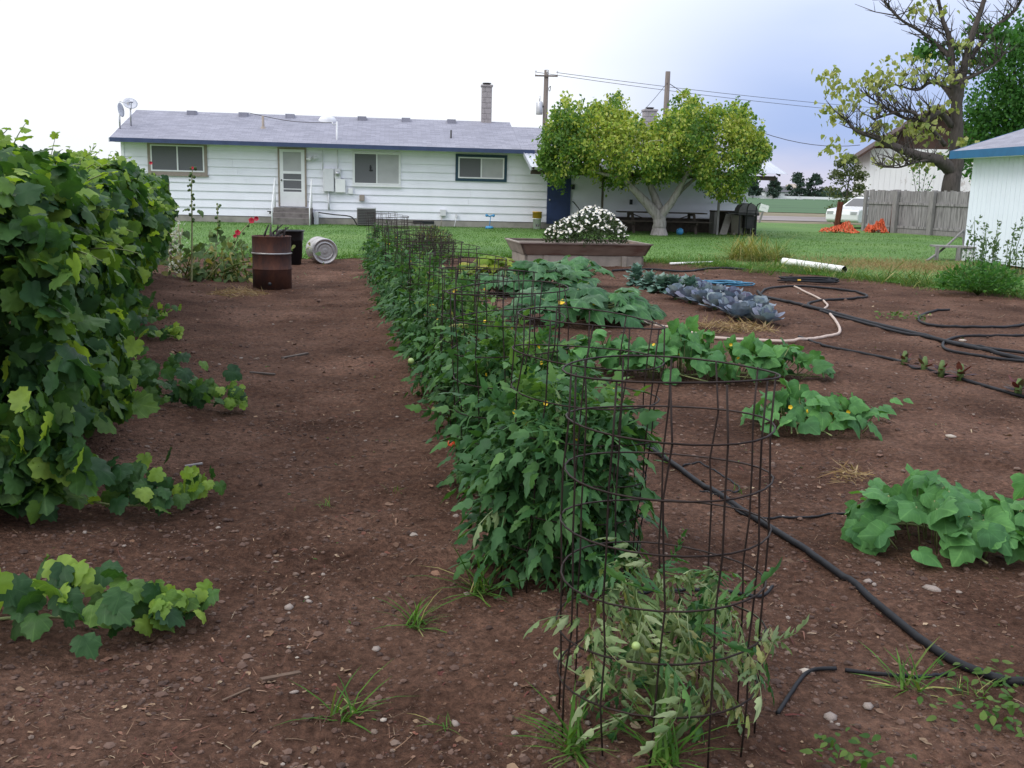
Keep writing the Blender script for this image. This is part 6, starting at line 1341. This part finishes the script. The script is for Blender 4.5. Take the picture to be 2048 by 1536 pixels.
g = gnd(1955, 590); t = thing('weed_bush', 'dense dark green weed bush at the garden edge before the shed', 'weeds', g); n = 2400
d = rdir(n); r = RNG.random(n)**.45; P_ = np.stack([d[:, 0]*.75*r, d[:, 1]*.5*r, .10+np.abs(d[:, 2])*.46*r], 1)
V, F, mi = scatter([quad_leaf(.5), blade(.10, .4)], P_, rdir(n)+[0, 0, .5], d+rdir(n)*.7+[0, 0, .5], RNG.uniform(.05, .12, n)); tag(link('leaves', mesh_np('leaves', V, F, M['bushgreen']), t), kind='stuff')
mb = MB()
for k in range(12): a = k*.55; mb.tube([(0, 0, 0), (.5*math.cos(a), .35*math.sin(a), .4)], [.010, .004], 4)
mb.build('stem', M['weed'], t)

# ------------------------------------------------------------------ hoses and pipes on the soil
def hose(name, label, pts, r, m, cat='hose', lift=.0, closed=False, n=8):
    P_ = [gnd(*p) for p in pts]; o_ = P_[0]; P_ = smooth_path(P_, n, closed); P_ = [Vector((p.x, p.y, G0(p.x, p.y)+max(float(relief(p.x, p.y)), .0)*.8+r*.85+lift)) for p in P_]; t = thing(name, label, cat, o_); MB().tube([p-o_ for p in P_], r, 7, closed=closed).build('tube', M[m], t); return t
hose('black_hose', 'thick black hose running diagonally across the right foreground', [(1285, 890), (1330, 920), (1400, 972), (1500, 1035), (1600, 1098), (1700, 1170), (1800, 1252), (1850, 1292), (1930, 1340), (2060, 1382), (2250, 1420), (2600, 1460), (3000, 1440)], .016, 'blackhose')
hose('drip_line', 'thin black line curving away under the nearest cage', [(1400, 985), (1440, 1000), (1500, 1035), (1600, 1037), (1740, 1028)], .006, 'blackhose')
hose('drip_line', 'thin black loop of irrigation line behind the nearest cage', [(1365, 935), (1400, 932), (1445, 955), (1478, 978), (1465, 990), (1440, 990)], .006, 'blackhose')
hose('drip_line', 'thin black line crossing inside the nearest cage', [(1270, 1190), (1360, 1183), (1450, 1185), (1520, 1195), (1545, 1175)], .007, 'blackhose')
hose('drip_line', 'thin black line ending beside the pale flat stone', [(1555, 1430), (1585, 1385), (1620, 1345), (1672, 1340)], .007, 'blackhose')
hose('drip_line', 'thin black line half hidden by a grass tuft at the lower right', [(1690, 1343), (1760, 1352), (1830, 1358), (1900, 1352)], .007, 'blackhose')
hose('pale_hose', 'pale beige hose winding across the middle of the garden', [(1280, 640), (1300, 652), (1340, 658), (1420, 677), (1500, 682), (1580, 685), (1640, 678), (1678, 668), (1672, 645), (1660, 630)], .018, 'palehose')
hose('pale_hose', 'pale beige hose bit from the coil to the black pipe', [(1588, 574), (1610, 585), (1640, 600), (1655, 612), (1645, 622)], .016, 'palehose')
hose('pale_hose', 'thin pale hose loop right of the squash leaves', [(1262, 622), (1300, 617), (1315, 620), (1290, 628), (1275, 632)], .010, 'palehose')
hose('black_hose', 'large loop of black hose on the far soil', [(1520, 590), (1540, 578), (1600, 574), (1690, 582), (1732, 592), (1720, 598), (1660, 602), (1622, 607), (1618, 614), (1650, 622)], .020, 'blackhose')
hose('black_hose', 'long black pipe running from the loop to the right edge', [(1515, 585), (1530, 596), (1600, 612), (1680, 632), (1780, 658), (1890, 686), (1960, 702), (2070, 728), (2300, 775), (2700, 840)], .024, 'blackhose')
hose('black_hose', 'second black pipe lying along the long one', [(1640, 624), (1720, 646), (1800, 667), (1880, 682), (1960, 697), (2060, 710), (2300, 740), (2600, 770)], .018, 'blackhose')
hose('black_hose', 'curved black hose, upper loop at the right edge', [(1898, 622), (1860, 626), (1836, 640), (1860, 652), (1930, 657), (2000, 657), (2070, 651), (2250, 640), (2400, 655), (2300, 672), (2180, 676)], .018, 'blackhose')
hose('black_hose', 'curved black hose, lower loop at the right edge', [(2400, 690), (2200, 678), (2070, 673), (2000, 674), (1930, 674), (1895, 682), (1885, 692), (1895, 702), (1940, 712), (2000, 720), (2070, 727)], .016, 'blackhose')
hose('soaker_hose', 'half buried soaker hose beside the beets', [(1598, 674), (1640, 690), (1700, 703), (1790, 721), (1830, 738), (1900, 752), (1960, 770), (2070, 800), (2300, 850), (2500, 880)], .015, 'blackhose', 'hose', -.008)
hose('black_hose', 'dark hose on the soil before the lawn edge', [(1225, 543), (1300, 540), (1370, 545), (1400, 541), (1440, 538), (1490, 540)], .022, 'blackhose')
def coil(name, label, px, py, turns, rx, ry, r, m, seed):
    g = gnd(px, py); t = thing(name, label, 'hose', g); rd = random.Random(seed); pts = []
    for k in range(turns*14):
        a = 2*math.pi*k/14; j = 1+.22*math.sin(k*.37+seed); pts.append(Vector((rx*j*math.cos(a)+.1*math.sin(k*.11), ry*j*math.sin(a), r*1.1+.015+.010*(k//14)+rd.uniform(0, .015))))
    MB().tube(pts, r, 6).build('tube', M[m], t); return t
coil('blue_hose', 'coil of blue hose on the soil behind the cabbages', 1450, 572, 5, .36, .22, .013, 'bluehose', 2)
ck = coil('black_hose', 'heaped coil of black drip tubing with a yellow tag', 1615, 566, 6, .52, .20, .015, 'blackhose', 5); MB().lathe([(.02, -.03), (.022, .03)], 8, 0, (-.22, -.20, .06), 'X').build('yellow_coupling', M['yellow'], ck)
pa, pb = gnd(1566, 531), gnd(1688, 549); pa.z += .10; pb.z += .10; t = thing('white_pipe', 'fat white plastic pipe lying in the weeds at the garden edge', 'pipe', pa)
d = pb-pa; k = 6; rp = .075; pts = [d*(i/k) for i in range(k+1)]
MB().tube(pts, rp, 16, cap=False).build('outer_wall', M['pvc'], t); MB().tube(pts, rp*.9, 16, cap=False).build('inner_wall', M['black'], t)
for u in (.35, .65): MB().tube([d*u, d*(u+.012)], rp*1.02, 16).build('strap', M['tan'], t)
pa = gnd(1340, 530); pb = gnd(1425, 527); t = thing('white_edging', 'thin white plastic pipe along the lawn edge near the planter', 'pipe', pa); MB().tube([Vector((0, 0, .03)), pb-pa+Vector((0, 0, .03))], .025, 8).build('tube', M['pvc'], t)

# ------------------------------------------------------------------ larger stones and sticks on the soil
def stone(label, px, py, wpx, m, fl=.55):
    g = gnd(px, py); dist = math.hypot(g.x, g.y); s_ = wpx*dist/FPX*.62; v, f = rock_t(int(px+py)); me = mesh_np('stone', v*np.array([1, .8, fl]), f, M[m], None, True); o_ = link('stone', me, None, Matrix.Translation(g+Vector((0, 0, s_*.12+float(relief(g.x, g.y))))) @ Matrix.Rotation(px, 4, 'Z') @ Matrix.Diagonal((s_, s_, s_, 1))); tag(o_, label, 'stone', 'stones on the garden soil')
for a in [('pale flat stone beside the nearest cage', 1612, 1343, 28, 'palestone'), ('round white pebble in the middle of the path', 577, 1287, 13, 'palestone'), ('smaller white pebble right below the round white one', 594, 1307, 9, 'palestone'), ('grey round stone left of the bright grass tuft', 588, 1387, 19, 'stone'), ('pale stone pair upper one on the path', 614, 1196, 14, 'palestone'), ('grey stone under the pale one on the path', 618, 1204, 18, 'stone'), ('flat brownish stone on the path left of the pebble pair', 578, 1212, 24, 'stone'), ('grey stone at the foot of the ridge', 752, 1296, 22, 'stone'), ('cream stone right of the bright grass tuft', 767, 1444, 15, 'palestone'), ('big dull stone left of the nearest cage', 910, 1445, 26, 'stone'), ('brown stone beside the cucumber patch bottom', 1865, 1175, 30, 'stone'), ('stone lying above the thick hose', 1735, 1170, 18, 'stone'), ('stone close to the thick hose', 1748, 1174, 16, 'stone'), ('brown stone right of the middle cucumber patch', 1900, 875, 18, 'palestone'), ('stone among the curled hoses at the right', 1925, 682, 16, 'palestone'), ('white pebble near the pale hose', 1363, 652, 7, 'palestone'), ('grey brown stone at the lower right corner', 1735, 1415, 24, 'stone'), ('dull stone on the soil left of the cage foot', 1660, 1430, 30, 'stone')]: stone(*a)
def stick(label, pa, pb, r, m='wood'):
    a, b_ = gnd(*pa), gnd(*pb); t = thing('stick', label, 'stick', a, 0, 'sticks lying on the path'); MB().bar(Vector((0, 0, .006+float(relief(a.x, a.y)))), b_-a+Vector((0, 0, .006+float(relief(b_.x, b_.y)))), r*3.2, r*1.3).build('wood', M[m], t)
stick('flat brown wooden stick lying on the path', (522, 1362), (600, 1335), .006, 'stickwood'); stick('dark broken twig across the far path', (565, 718), (615, 710), .012, 'darkwood'); stick('pale straw piece in the left foreground', (445, 1402), (500, 1390), .0025, 'stickwood'); stick('short grey stick by the middle runner', (370, 935), (405, 932), .006, 'wood'); stick('dark twig near the long runner', (500, 745), (550, 748), .010, 'darkwood')
